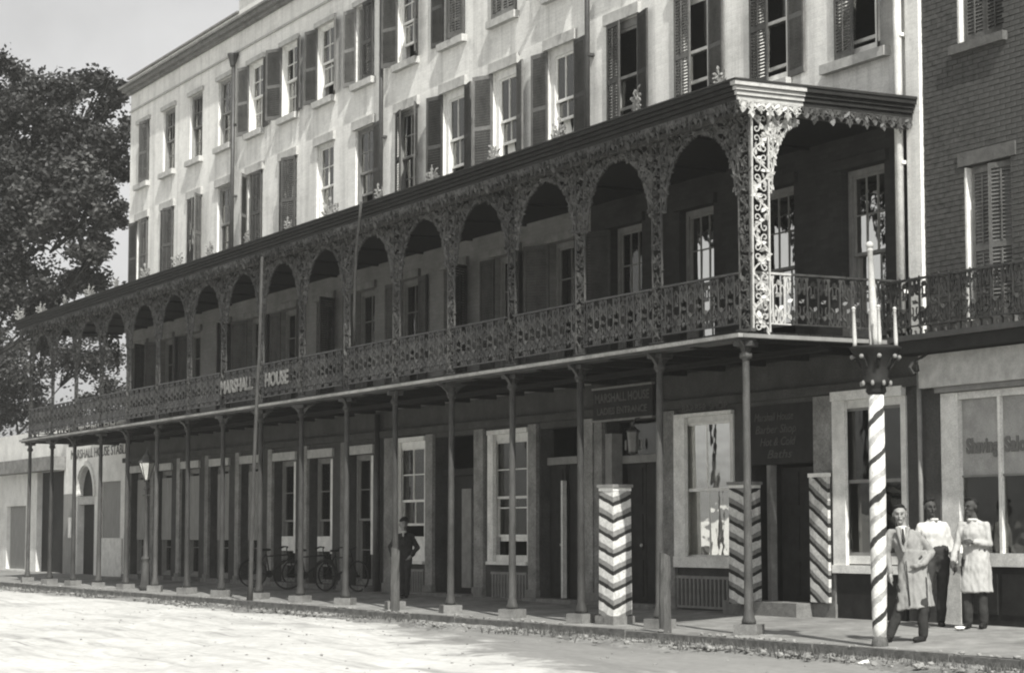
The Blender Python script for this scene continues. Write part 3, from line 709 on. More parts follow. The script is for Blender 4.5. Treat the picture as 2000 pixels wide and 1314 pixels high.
# lacework
TK = .022
def euler_s(n=34, turns=1.15, box=(.18,.64)):
    pts = []; x = z = 0; half = []
    c = 2*turns*2*pi
    ds = 1/n; hd = pi/2
    for i in range(n):
        s_ = (i+.5)*ds; th = hd - c*s_*s_/2; x += cos(th)*ds; z += sin(th)*ds; half.append((x, z))
    pts = [(-a, -b) for a, b in reversed(half)] + [(0,0)] + half
    xs_ = [p[0] for p in pts]; zs_ = [p[1] for p in pts]
    sx = box[0]/(max(xs_)-min(xs_)); sz = box[1]/(max(zs_)-min(zs_))
    return [(p[0]*sx, p[1]*sz) for p in pts]
def scroll_mesh(h=.66, wd=.2):
    mb = MB(); p = euler_s(26, 1.1, (wd*.95, h)); mb.ribbon([(a, b+h/2) for a, b in p], .026, TK)
    q = euler_s(18, .8, (wd*.7, h*.62)); mb.ribbon([(-a*1.0, b+h/2) for a, b in q], .016, TK*.8)
    for sx, z, a in ((.03,.62,.9),(-.03,.38,4.0),(.05,.45,.5),(-.055,.55,2.4),(.0,.08,1.57),(.0,.9,1.57),(.06,.2,5.2),(-.06,.8,2.2)):
        mb.leaf(sx, z*h, a, .1, .045, TK)
    mb.box(-.009, .009, -TK/2-.001, TK/2+.001, -.02, h+.02)
    return mb
scm = scroll_mesh().mesh('scroll', M['railiron'])
M['iron_sunlit_paint'] = mat('iron_painted_sunlit', .42, .5, .2, 9, .12, spec=.5, fine=.25)  # paler copy of the iron: sunlight on the near corner put into the colour
scl = scroll_mesh().mesh('scroll', M['iron_sunlit_paint'])
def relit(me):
    c = me.copy(); c.materials.clear(); c.materials.append(M['iron_sunlit_paint']); return c
def railing(parent, p0, p1, ang, n, name='railing_panel', z0=4.36, h=.66, m=None, sm=None):
    """a railing panel along a line; ang turns the scrolls into it"""
    L = (Vector(p1)-Vector(p0)).length
    m = m or M['railiron']
    me = cached(('rail', round(L,3), h, m.name), lambda: MB().box(0, L, -.03, .03, h+.015, h+.045).mesh('railing_panel', m))
    r_ = link(name, me, parent, (p0[0], p0[1], z0), (0, SHR.uniform(-.004,.004), ang))
    link('bottom_rail', cached(('brail', round(L,3), h, m.name), lambda: MB().box(0, L, -.018, .018, -.03, -.008).mesh('bottom_rail', m)), r_, local=True)
    d = (Vector(p1)-Vector(p0))/n
    for i in range(n):
        q = Vector(p0)+d*(i+.5)
        s_ = link('scroll', sm or scm, r_, (L*(i+.5)/n, 0, 0), (0,0,0), (L/n/.2, 1, 1) if i % 2 == 0 else (-L/n/.2, 1, 1), local=True)
    return r_
PW = .3
for i in range(NB):
    railing(ver, (cx[i+1]+PW/2, CY-.02, 0), (cx[i]-PW/2, CY-.02, 0), 0, 10)
railing(ver, (0, CY+PW/2, 0), (0, -2.05, 0), pi/2, 3, m=M['iron_sunlit_paint'], sm=scl); railing(ver, (0, -2.04, 0), (0, -1.1, 0), pi/2, 5); railing(ver, (0, -1.09, 0), (0, -.12, 0), pi/2, 5)
railing(ver, (cx[-1], CY+PW/2, 0), (cx[-1], -1.5, 0), pi/2, 6); railing(ver, (cx[-1], -1.47, 0), (cx[-1], -.12, 0), pi/2, 7)

def post_mesh(seed, H=3.08, wd=PW):
    mb = MB(); rn = random.Random(seed)
    mb.box(-wd/2, -wd/2+.022, -.014, .014, 0, H); mb.box(wd/2-.022, wd/2, -.014, .014, 0, H)
    n = 11; hh = H/n; iw = wd-.05
    for i in range(n):
        z = hh*i; sgn = 1 if i % 2 else -1
        pts = [(sgn*iw/2*sin(pi*(u/12-.5)), z+hh*u/12) for u in range(13)]
        mb.ribbon(pts, .02, TK)
        p = euler_s(16, .9, (iw*.8, hh*.8)); mb.ribbon([(-sgn*a*.9, z+hh/2+b) for a, b in p], .015, TK*.8)
        for k in range(9):
            u = rn.uniform(.05,.95); xx = sgn*iw/2*sin(pi*(u-.5))*.75
            mb.leaf(xx, z+hh*u, rn.uniform(0,2*pi), rn.uniform(.07,.11), .05, TK)
    return mb.mesh('lace_post', M['iron'])
posts = [post_mesh(s) for s in (1,2,3)]
def bracket_mesh(seed, half, D=1.08, apex=.08, dens=175):
    """half of a lace arch: from the post (x=0) to mid-bay (x=half); z=0 is the top rail, going down"""
    mb = MB(); rn = random.Random(seed)
    def edge(u):     # depth of the arch line at distance u from the post
        q = min(1, max(0, (u-.09)/(half-.09))); return apex + (D-apex)*(1-sqrt(max(0, 1-(1-q)**2)))
    pts = [(half*(i/22)**1.6, -edge(half*(i/22)**1.6)) for i in range(23)]
    mb.ribbon(pts, .022, TK)
    for k in range(3):        # vine stems following the arch
        f = .28+.26*k
        pts = [(half*(i/16)**1.5+.01, -edge(half*(i/16)**1.5)*f - .02*sin(i*1.3+k)) for i in range(17)]
        mb.ribbon(pts, .015, TK*.8)
    cnt = 0
    while cnt < dens:
        u = half*rn.random()**1.35; v = rn.random()*D
        if v > edge(u)-.015 or v > D: continue
        if u > half*.55 and rn.random() < .25: continue
        a = atan2(-1, .7) + rn.uniform(-1.3,1.3) if rn.random() < .6 else rn.uniform(0,2*pi)
        mb.leaf(u, -v, a, rn.uniform(.06,.12), rn.uniform(.03,.06), TK); cnt += 1
    for k in range(7):
        u = half*(.07+.13*k); v = edge(u)*.5; r0 = .035
        mb.ribbon([(u+r0*(1-j/30)*cos(j*.55), -v+r0*(1-j/30)*sin(j*.55)) for j in range(22)], .012, TK*.7)
    # pendant fringe along the arch edge
    for i in range(1, 20):
        u = half*(i/20)**1.5; mb.leaf(u, -edge(u)+.01, -pi/2+.5*(1-u/half), .06, .035, TK)
    return mb.mesh('lace_bracket', M['iron'])
half = BAY/2 - PW/2
brs = [bracket_mesh(s, half) for s in (5,6)]
ZT = 7.28
for i, x in enumerate(cx):
    link('lace_post', posts[i % 3], ver, (x, CY, 4.2), (0, rnd.uniform(-.006,.006), rnd.uniform(-.05,.05)))
    link('post_foot', cached('pf', lambda: MB().box(-.19,.19,-.04,.04,0,.045).mesh('post_foot', M['iron'])), ver, (x, CY, 4.2))
    if i < NB: link('lace_bracket', brs[i % 2], ver, (x-PW/2, CY, ZT), (0,0,0), (-1,1,1))
    if i > 0: link('lace_bracket', brs[(i+1) % 2], ver, (x+PW/2, CY, ZT), (0,0,0))
for xe in (0, cx[-1]):      # the returns at both ends
    pl = xe == 0
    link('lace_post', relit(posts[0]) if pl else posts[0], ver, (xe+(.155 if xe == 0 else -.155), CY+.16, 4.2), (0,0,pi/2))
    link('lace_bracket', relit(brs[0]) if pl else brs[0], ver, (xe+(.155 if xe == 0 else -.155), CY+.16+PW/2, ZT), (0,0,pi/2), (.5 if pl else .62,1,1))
    if not pl: link('lace_bracket', brs[1], ver, (xe-.155, -.1, ZT), (0,0,-pi/2), (.62,1,1))
# top plate, fascia mouldings, hanging valance
link('top_plate', MB().box(XE0+.1, .17, CY-.05, CY+.05, ZT, ZT+.07).mesh('top_plate', M['iron']), ver)
for xe in (.155, cx[-1]-.155): link('top_plate', MB().box(xe-.04, xe+.04, CY+.06, -.02, ZT, ZT+.07).mesh('top_plate', M['iron']), ver)
FY = -3.1; FX = .3
for z0, z1, o in ((7.42,7.475,0), (7.485,7.54,.03), (7.55,7.60,.06), (7.61,7.67,.1)):
    link('fascia', MB().box(cx[-1]-FX-o, FX-.032, FY-o, FY+.03, z0, z1).mesh('fascia', M['fascia']), ver)
    link('fascia', MB().box(FX-.03, FX+o+.003, FY-o-.003, -2.0, z0, z1).mesh('fascia', M['iron_sunlit_paint']), ver, label='end moulding with sunlight painted in')
    link('fascia', MB().box(FX-.03, FX+o, -1.998, -.02, z0, z1).mesh('fascia', M['fascia']), ver)
    link('fascia', MB().box(cx[-1]-FX-o, cx[-1]-FX+.03, FY+.032, -.02, z0, z1).mesh('fascia', M['fascia']), ver)
mb = MB(); xa, xb = cx[-1]-FX-.12, FX+.12; ya, yb = FY-.12, -.003
mb.add([(xa,ya,7.675),(xb,ya,7.675),(xb,yb,7.675),(xa,yb,7.675),(xa,ya,7.70),(xb,ya,7.70),(xb,yb,7.715),(xa,yb,7.715)], [(0,3,2,1),(4,5,6,7),(0,1,5,4),(1,2,6,5),(2,3,7,6),(3,0,4,7)])
link('canopy_roof', mb.mesh('canopy_roof', M['roof']), ver)
me = MB().box(-.02,.02,ya+.12,-.04,7.37,7.418).mesh('ceiling_joist', M['wood'])
for i in range(NB+1): link('ceiling_joist', me, ver, (cx[i]-.001, 0, 0))
link('ceiling', MB().box(xa+.12, FX-.05, FY+.04, -.02, 7.42, 7.44).mesh('veranda_ceiling', M['wood']), ver)
def valance_mesh(L, seed):
    mb = MB(); rn = random.Random(seed); n = max(2, int(L/.14)); d = L/n
    for i in range(n):
        x = d*(i+.5); h = .24 if i % 2 else .17
        for a in (-pi/2-.75, -pi/2, -pi/2+.75): mb.leaf(x, 0, a, h*.62, .05, TK)
        mb.leaf(x, -h*.4, -pi/2, h*.62, .075, TK); mb.leaf(x, -h*.45, -pi/2-.6, h*.4, .04, TK); mb.leaf(x, -h*.45, -pi/2+.6, h*.4, .04, TK)
        mb.ribbon([(x-d/2+d*u/6, -.09-.035*sin(pi*u/6)) for u in range(7)], .014, TK*.7)
        mb.ribbon([(x-d/2, -.005), (x, -.12), (x+d/2, -.005)], .014, TK*.6)
    mb.box(0, L, -.012, .012, -.014, 0)
    return mb.mesh('valance', M['iron'])
vm = valance_mesh(BAY, 4)
for i in range(NB): link('valance', vm, ver, (cx[i+1], FY+.012, 7.418))
v2 = valance_mesh(3.0, 5); v3 = valance_mesh(.3, 6)
link('valance', v3, ver, (0, FY+.012, 7.418)); link('valance', v3, ver, (cx[-1]-.3, FY+.012, 7.418))
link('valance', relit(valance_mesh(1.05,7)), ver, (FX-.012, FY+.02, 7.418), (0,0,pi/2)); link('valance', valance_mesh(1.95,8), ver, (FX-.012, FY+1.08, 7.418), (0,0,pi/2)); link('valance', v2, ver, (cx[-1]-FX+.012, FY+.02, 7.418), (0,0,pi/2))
# leaf-shaped finials on the canopy edge above each post
def finial_mesh(seed):
    rn = random.Random(seed); mb = MB()
    mb.box(-.06,.06,-.03,.03,0,.05)
    for a, L in ((90,.34),(66,.3),(114,.32),(40,.27),(142,.25),(14,.2),(166,.21)):
        a = R(a+rn.uniform(-9,9)); L *= rn.uniform(.8,1.15); ex, ez = cos(a)*L*.7, .04+sin(a)*L*.7
        mb.ribbon([(0,.03),(ex*.4,.02+ez*.55),(ex,ez)], .014, .02)
        for q_ in (.55,.8,1.0):
            mb.leaf(ex*q_, .02+ez*q_-.02, a+rn.uniform(-1.2,1.2), L*.24, .045, .02)
    return mb.mesh('finial', M['iron_pale'])
M['iron_pale'] = mat('weathered_finial_iron', .2, .6, .4, 8, .1)
fms = [finial_mesh(s) for s in (1,2,3)]; rnd = random.Random(31)
for i, x in enumerate(cx): fs_ = rnd.uniform(.7,1.15); link('finial', fms[(i*7+i//3) % 3], ver, (x+rnd.uniform(-.08,.08), FY-.06, 7.69), (0, rnd.uniform(-.12,.12), rnd.uniform(-.3,.7)), (fs_*rnd.choice((-1,1)), 1, fs_))

# hotel name on the railing
sg = empty('railing_sign', (-19.3, -2.87, 4.65), 'white block letters MARSHALL HOUSE fixed to the veranda railing', 'sign')
lettering('MARSHALL', .4, M['letter_white'], sg, (-20.42, -2.87, 4.56), 2.05, bold=.014)
lettering('HOUSE', .4, M['letter_white'], sg, (-17.95, -2.87, 4.56), 1.35, bold=.014)
link('rail_strap', MB().box(-21.4, -17.2, -2.864, -2.858, 4.58, 4.6).box(-21.4,-17.2,-2.864,-2.858,4.8,4.82).mesh('rail_strap', M['irondark']), sg)

# entrance sign board and lantern
sb = link('entrance_sign', MB().box(-8.98, -6.9, -.2, -.16, 3.44, 3.98).mesh('entrance_sign', M['darkwood']), None, label='dark board lettered MARSHALL HOUSE LADIES ENTRANCE over the doorway', cat='sign')
lettering('MARSHALL HOUSE', .22, M['letter_grey'], sb, (-7.94, -.206, 3.75), 1.9, bold=.006)
lettering('LADIES ENTRANCE', .17, M['letter_grey'], sb, (-7.94, -.206, 3.53), 1.75, bold=.004)
link('moulding', MB().box(-9.0,-6.88,-.22,-.15,3.40,3.438).box(-9.0,-6.88,-.22,-.15,3.982,4.02).mesh('moulding', M['dullpaint']), sb)
ln = empty('door_lantern', (-7.3, -.35, 2.75), 'small glass lantern hanging in the hotel entrance below the sign board', 'lantern')
link('bracket', MB().tube([(-7.3,-.16,3.41),(-7.3,-.3,3.4),(-7.3,-.35,3.3)], .014, 6).mesh('bracket', M['irondark']), ln)
link('cap', MB().lathe([(.02,3.32),(.03,3.26),(.12,3.18),(.12,3.16)], 6, (-7.3,-.35)).mesh('cap', M['irondark']), ln)
link('glass_case', MB().lathe([(.08,2.82),(.105,3.16)], 6, (-7.3,-.35)).mesh('glass_case', M['dullpaint']), ln)
link('frame', MB().lathe([(.03,2.76),(.09,2.8),(.085,2.819)], 6, (-7.3,-.35)).mesh('frame', M['irondark']), ln)

# ---------------------------------------------------------------- neighbour with brick front
NX0, NX1 = .47, 9.5
nb = empty('brick_building', (5, 0, 0), 'dark brick shop building adjoining the end of the white hotel', 'building')
nholes = [(1.36, 2.36, 4.35, 6.55), (1.27, 2.25, 8.3, 10.2), (4.6,5.6,4.35,6.55),(4.5,5.5,8.3,10.2),(7.4,8.4,4.35,6.55),(7.3,8.3,8.3,10.2)]
mb = wall_holes(MB(), NX0, NX1, 3.9, 13, nholes, .02, .3)
link('wall', mb.mesh('brick_backing', [M['mortar']]), nb)
mb = wall_holes(MB(), 4.1, NX1, 3.9, 13, [h for h in nholes if h[0] > 4], 0, .02)
link('wall', mb.mesh('brick_wall_far', M['bricktex']), nb)
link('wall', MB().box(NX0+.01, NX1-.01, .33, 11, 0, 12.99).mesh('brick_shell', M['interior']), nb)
bl, bh, jt = .217, .066, .009
bricks = []
rnd = random.Random(21)
row = 0; z = 3.92
while z < 10.6:
    x = NX0 + .01 - (bl+jt)/2*(row % 2)
    while x < 4.09:
        a, b = max(x, NX0+.005), min(x+bl, 4.09)
        segs = [(a, b)]
        for h in nholes[:2]:
            if z+bh > h[2]-.0 and z < h[3]:
                out = []
                for (p, q) in segs:
                    if q <= h[0] or p >= h[1]: out.append((p, q))
                    else:
                        if p < h[0]: out.append((p, h[0]))
                        if q > h[1]: out.append((h[1], q))
                segs = out
        for p, q in segs:
            if q-p > .03: bricks.append((p, q, z))
        x += bl+jt
    z += bh+jt; row += 1
def vis(b):      # nearest bricks first, inside the picture
    return -b[0] if (b[2] < 9.3 and b[0] < 3.4) else 10
bricks.sort(key=lambda b: abs(b[0]-2.6) + abs(b[2]-7.4)*.35 + (9 if b[0] > 3.2 else 0))
rest = MB()
for i, (p, q, z) in enumerate(bricks):
    d = rnd.uniform(0, .006)
    if i < 300:
        me = cached(('brick', round(q-p,3)), lambda: MB().box(0, q-p, -.012, .018, 0, bh).mesh('brick', M['brickunit']))
        link('brick', me, nb, (p, -d, z))
    else: rest.box(p, q, -.012-d, .018, z, z+bh)
o = link('brickwork', rest.mesh('brickwork', M['brickunit']), nb, kind='stuff')
for k, (a, b, c, d) in enumerate(nholes):
    win = window(nb, a, b, c, d, .12, 2, (2,2), 0, 'glass', 'dullpaint', sill=False, f=.07, rn=RN)
    link('sill', MB().box(a-.1, b+.1, -.1, .1, c-.13, c-.001).mesh('sill', M['brownstone']), win)
    link('lintel', MB().box(a-.12, b+.12, -.03, .03, d+.002, d+.2).mesh('lintel', M['brownstone']), win)
    link('jamb_board', MB().box(a+.001, a+.04, -.0, .119, c, d-.02).mesh('jamb_board', M['whitepaint']), win)
    add_shutter(win, 'L', a+.08, b, c+.01, d-c-.05, 0, 1, y=.1); add_shutter(win, 'R', a+.08, b, c+.01, d-c-.05, 14 if k == 0 else 0, 0, y=.09)
# shop front
link('shop_pier', MB().box(.5, .82, -.1, .3, 0, 3.45).mesh('shop_pier', M['greystucco']), nb)
link('shop_pipe', MB().tube([(.46,-.16,.1),(.46,-.16,3.9)], .035, 8).mesh('shop_pipe', M['dullpaint'], True), nb)
link('entablature', MB().box(.5, NX1, -.2, .02, 3.46, 3.93).mesh('entablature', M['trim']), nb)
link('entablature_moulding', MB().box(.8, NX1, -.16, .05, 3.38, 3.455).mesh('entablature_moulding', M['dullpaint']), nb)
def shopfront(x0, x1):
    fr = MB().box(x0, x0+.38, -.08, .1, .12, 3.37).box(x1-.2, x1, -.08, .1, .12, 3.37).box(x0+.381, x1-.201, -.06, .1, 3.27, 3.37).box(x0+.381, x1-.201, -.1, .1, .95, 1.13)
    s_ = link('shop_window', fr.mesh('shop_window', M['whitepaint']), nb)
    a, b = x0+.38, x1-.2; mid = a+.84
    link('mullion', MB().box(mid-.03, mid+.03, -.05, .06, 1.131, 3.269).mesh('mullion', M['whitepaint']), s_)
    for p, q in ((a, mid-.031), (mid+.031, b)):
        link('pane', MB().box(p, q, 0, .005, 2.21, 3.268).mesh('pane', M['fog']), s_)
        link('pane', MB().box(p, q, 0, .005, 1.132, 2.18).mesh('pane', M['glass']), s_)
        link('transom', MB().box(p, q, -.02, .03, 2.181, 2.209).mesh('transom', M['dullpaint']), s_)
    link('stall_board', MB().box(x0+.01, x1-.01, -.07, .02, .02, .949).mesh('stall_board', M['darkwood']), nb)
    for p, q in ((a+.02, mid), (mid, b)):
        link('stall_panel', MB().box(p+.04, q-.06, -.085, -.071, .3, .85).mesh('stall_panel', M['darkwood']), nb)
    return a, mid, b
a, mid, b = shopfront(.83, 3.4)
lettering('Shaving', .28, M['letter_dark'], nb, (a+.42, -.006, 2.52), .68, bold=.012)
lettering('Saloon', .28, M['letter_dark'], nb, (mid+.42, -.006, 2.52), .72, bold=.012)
shopfront(6.2, 8.9)
link('wall', MB().box(3.41, 6.19, -.02, .02, 0, 3.37).mesh('shop_infill', M['greystucco']), nb)
link('door', MB().box(4.2, 5.3, -.05, -.021, .1, 2.6).mesh('shop_door', M['darkwood']), nb)
# iron balcony on the brick building
bal = empty('iron_balcony', (4.5, -.3, 4.2), 'narrow cast-iron balcony with scroll railing on the dark brick building', 'balcony')
link('balcony_floor', MB().box(.1, NX1, -.52, -.005, 4.12, 4.2).mesh('balcony_floor', M['irondark']), bal)
link('balcony_apron', MB().box(.1, NX1, -.46, -.005, 3.95, 4.118).mesh('balcony_apron', M['darkwood']), bal)
bx = .1
while bx < 9: railing(bal, (bx, -.45, 0), (bx+1.55, -.45, 0), 0, 7, z0=4.34, h=.62); bx += 1.56
cb = MB(); cb.ribbon([(.0,-.0),(.05,-.06),(.04,-.14),(-.03,-.15),(-.05,-.09)], .02, .03)
cbm = cb.mesh('curl', M['iron'])
for i in range(40): link('curl', cbm, bal, (.2+.22*i, -.47, 4.34), (0,0,pi/2))
for x in (.7, 3.4, 6.2):
    q = MB().ribbon([(0,.0),(-.1,-.06),(-.22,-.1),(-.3,-.2),(-.24,-.28),(-.15,-.24),(-.17,-.16)], .03, .04)
    link('scroll_bracket', q.mesh('scroll_bracket', M['irondark']), bal, (x, -.21, 3.94), (0,0,pi/2))

# ---------------------------------------------------------------- low white buildings beyond the hotel
lw = empty('limewashed_building', (-41, 0, 0), 'low limewashed building with arched doorway and painted lettering', 'building')
LX0, LX1 = -44.5, HL-.03
def arch_wall(mb, x0, x1, z0, z1, cxx, rad, spring, others):
    n = 14; top_ = spring+rad
    wall_holes(mb, x0, x1, z0, z1, others+[(cxx-rad, cxx+rad, z0, top_)], .1, .3)
    arc = [(cxx-rad*cos(pi*i/n), spring+rad*sin(pi*i/n)) for i in range(n+1)]
    for i in range(n):
        a, b = arc[i], arc[i+1]
        mb.add([(a[0],.1,a[1]),(b[0],.1,b[1]),(b[0],.1,top_),(a[0],.1,top_)], [(0,1,2,3)])
        mb.add([(a[0],.1,a[1]),(b[0],.1,b[1]),(b[0],.4,b[1]),(a[0],.4,a[1])], [(0,3,2,1)])
    return arc
mb = MB(); arc = arch_wall(mb, LX0, LX1, 0, 4.75, -42.15, .95, 2.6, [(-40.6,-38.5,1.3,3.02)])
mb.box(LX0, LX1, .41, 8, 0, 4.7)
link('wall', mb.mesh('low_wall', M['limewash']), lw)
link('arch_moulding', MB().ribbon([(x_, z_) for x_, z_ in [(-42.15-1.05*cos(pi*i/16), 2.6+1.05*sin(pi*i/16)) for i in range(17)]], .14, .1).mesh('arch_moulding', M['limewash']), lw, (0,.08,0))
link('fanlight', MB().box(-43.08,-41.22,.28,.3,2.62,3.5).mesh('fanlight', M['darkwood']), lw)
link('door_head', MB().box(-43.12,-41.18,.15,.32,2.35,2.6).mesh('door_head', M['trim']), lw)
link('door', MB().box(-43.0,-41.5,.3,.34,.1,2.34).mesh('arched_door', M['darkwood']), lw)
link('shutter', MB().box(-40.6,-38.5,.2,.24,1.3,3.02).mesh('window_shutter', M['greyboard']), lw)
link('poster', MB().box(-40.2,-38.2,.05,.085,.12,1.28).mesh('poster', M['whitepaint']), lw)
link('board', MB().box(-44.4,-43.3,.02,.09,.1,2.7).mesh('board_hoarding', M['greyboard']), lw)
link('poster', MB().box(-43.75,-43.45,-.005,.015,1.3,1.95).mesh('poster', M['whitepaint']), lw)
link('parapet_cap', MB().box(LX0-.05,LX1-.005,0,.6,4.752,4.84).mesh('low_cap', M['trim']), lw)
lettering('MARSHALL HOUSE STABLE', .42, M['letter_grey'], lw, (-40.9, .09, 3.82), 6.0)
l2 = empty('limewashed_annexe', (-50, 0, 0), 'farther pale limewashed annexe with dark carriage gateway', 'building')
mb = wall_holes(MB(), -62, -44.56, 0, 4.9, [(-48.2,-44.9,0,3.5),(-52.2,-49.6,.2,2.4)], .16, .3); mb.box(-62,-44.56,.47,8,0,4.85)
link('wall', mb.mesh('annexe_wall', M['limewash']), l2)
link('gate', MB().box(-48.2,-44.9,.35,.4,.05,3.5).mesh('gate', M['darkwood']), l2)
link('gate_hood', MB().box(-53,-44.7,-.35,.155,3.5,3.95).mesh('gate_hood', M['cornice']), l2)
link('board', MB().box(-52.2,-49.6,.3,.34,.2,2.4).mesh('annexe_board', M['greyboard']), l2)

# ---------------------------------------------------------------- trees
def tree(name, base, clusters, nleaf, seed, label, trunk_r=.38, fork=4.0, size=(.11,.27), group=None):
    rn = random.Random(seed); b = Vector(base)
    e = empty(name, base, label, 'tree', group)
    mb = MB(); top_ = b + Vector((rn.uniform(-.3,.3), rn.uniform(-.3,.3), fork))
    mb.tube([b-Vector((0,0,.2)), b+Vector((0,0,.4)), b+(top_-b)*.5+Vector((.1,.05,0)), top_], [trunk_r*1.5, trunk_r*1.1, trunk_r*.95, trunk_r*.85], 12)
    for c, r in clusters:
        c = Vector(c); mid = top_*.5+c*.5+Vector((rn.uniform(-1.1,1.1), rn.uniform(-1.1,1.1), rn.uniform(-.9,.6)))
        if r > 1.5 and rn.random() < .6: mb.tube([top_-Vector((0,0,.3)), top_*.7+mid*.3+Vector((rn.uniform(-.7,.7),rn.uniform(-.7,.7),.6)), mid, c], [trunk_r*.4, trunk_r*.26, trunk_r*.14, trunk_r*.05], 8)
        for k in range(4):
            d = Vector((rn.gauss(0,1), rn.gauss(0,1), rn.gauss(0,.6))).normalized()*r*.85
            mb.tube([mid*.3+c*.7, c+d*.45+Vector((0,0,.2)), c+d], [trunk_r*.13, trunk_r*.08, .015], 5)
    link('trunk', mb.mesh('trunk', M['bark'], True), e)
    tot = sum(r*r for c, r in clusters); lv = MB()
    for c, r in clusters:
        nsub = max(6, int(r*r*4)); subs = []
        for k in range(nsub):
            d = Vector((rn.gauss(0,1), rn.gauss(0,1), rn.gauss(0,.8))).normalized()*r*rn.uniform(.35,1.0)
            subs.append((Vector(c)+d, r*rn.uniform(.24,.46), rn.choice((0,0,1,1,2))))
        k = int(nleaf*r*r/tot)
        for i in range(k):
            sc, sr, mi = rn.choice(subs)
            d = Vector((rn.gauss(0,1), rn.gauss(0,1), rn.gauss(0,.75))); p = sc + d*(sr*.55)
            s_ = rn.uniform(*size); a = rn.uniform(0,2*pi); t_ = rn.uniform(-.9,.5)
            u = Vector((cos(a)*cos(t_), sin(a)*cos(t_), sin(t_))); v = u.cross(Vector((rn.gauss(0,1), rn.gauss(0,1), rn.gauss(0,1)))).normalized()
            lv.mi = mi
            lv.add([p-u*s_*.5, p+v*s_*.28, p+u*s_*.5, p-v*s_*.28], [(0,1,2,3)])
    link('crown', lv.mesh('crown', leafm), e)
    return e
TREES = [
  ('shade_tree', (-54, -4.2, GZ), [((-52.0,-0.1,17.2),1.7), ((-51.0,1.0,16.6),1.8), ((-50.0,2.4,16.8),1.15), ((-49.0,2.9,17.2),0.75), ((-53.0,0.6,14.7),2.2), ((-50.0,1.5,14.3),1.9), ((-48.5,2.6,15.1),1.2), ((-52.0,0.8,12.1),1.9), ((-49.0,1.9,12.4),1.4), ((-48.0,2.5,12.5),0.8), ((-52.0,0.1,9.9),1.75), ((-50.0,1.2,10.1),1.0), ((-48.5,2.2,11.3),0.85), ((-54.0,-1.6,15.2),2.4), ((-53.0,-1.6,11.7),2.6), ((-51.0,0.6,8.5),0.9), ((-51.5,.5,13.4),1.8), ((-49.6,2.0,10.4),1.2), ((-51,1.2,9.2),1.2), ((-48.6,2.6,13.7),1.0), ((-55,-5,13),3.0), ((-56,-6,17),2.6), ((-56,-3,8.6),1.9)], 105000, 5, 'dense dark shade tree rising past the end of the hotel'),
  ('yard_tree', (-72, 5, GZ), [((-70.0,4.7,9.1),1.7), ((-72.0,5.7,7.0),1.6), ((-70.0,7.7,8.8),1.7), ((-68.0,8.4,9.6),1.3), ((-70.0,6.6,6.6),1.5), ((-68.0,8.9,7.0),1.4), ((-74.0,4.3,8.0),2.3), ((-73,3,11),2.0), ((-69,10,8),1.6)], 22000, 9, 'looser pale tree glimpsed through the far end of the veranda'),
  ('far_tree', (-95, 4, GZ), [((-95,2,6),3.2),((-93,7,7),3.0),((-97,11,6.5),3.2),((-99,-2,7),3.4),((-94,15,6),3.0)], 9000, 13, 'low distant tree filling the skyline beyond the limewashed buildings'),
]
for nme, base, cl, nl, sd_, lb in TREES: tree(nme, base, cl, nl, sd_, lb)

# ---------------------------------------------------------------- street lamp
lp = empty('street_lamp', (-27.2, -2.72, 0), 'gas street lamp with glass lantern on the pavement edge', 'street lamp'); lp.scale = (.95,.95,.905)
X0, Y0 = -27.2, -2.72
link('post', MB().lathe([(.15,0),(.15,.12),(.12,.2),(.1,.75),(.085,.82),(.12,.86),(.12,.9),(.065,.96),(.05,1.6),(.045,2.75),(.07,2.78),(.07,2.82),(.03,2.86),(.03,2.98)], 14, (X0,Y0)).mesh('post', M['column'], True), lp)
link('ladder_bar', MB().tube([(X0-.28,Y0,2.62),(X0+.28,Y0,2.62)], .018, 6).mesh('ladder_bar', M['column']), lp)
lt = link('lantern', MB().lathe([(.06,2.98),(.08,3.0),(.075,3.04)], 6, (X0,Y0)).mesh('lantern', M['column']), lp)
link('lantern_roof', MB().lathe([(.215,3.5),(.235,3.52),(.2,3.57),(.11,3.66),(.12,3.69),(.06,3.76),(.02,3.86),(.03,3.9),(.0,3.95)], 6, (X0,Y0)).mesh('lantern_roof', M['column']), lt)
for k in range(6):
    a = 2*pi*k/6; lt2 = MB().tube([(X0+.07*cos(a),Y0+.07*sin(a),3.03),(X0+.21*cos(a),Y0+.21*sin(a),3.51)], .012, 5)
    link('glazing_bar', lt2.mesh('glazing_bar', M['column']), lt)
    b_ = 2*pi*(k+1)/6
    q = MB(); q.add([(X0+.07*cos(a),Y0+.07*sin(a),3.04),(X0+.07*cos(b_),Y0+.07*sin(b_),3.04),(X0+.205*cos(b_),Y0+.205*sin(b_),3.5),(X0+.205*cos(a),Y0+.205*sin(a),3.5)], [(0,1,2,3)])
    link('pane', q.mesh('lamp_pane', M['mirror']), lt)

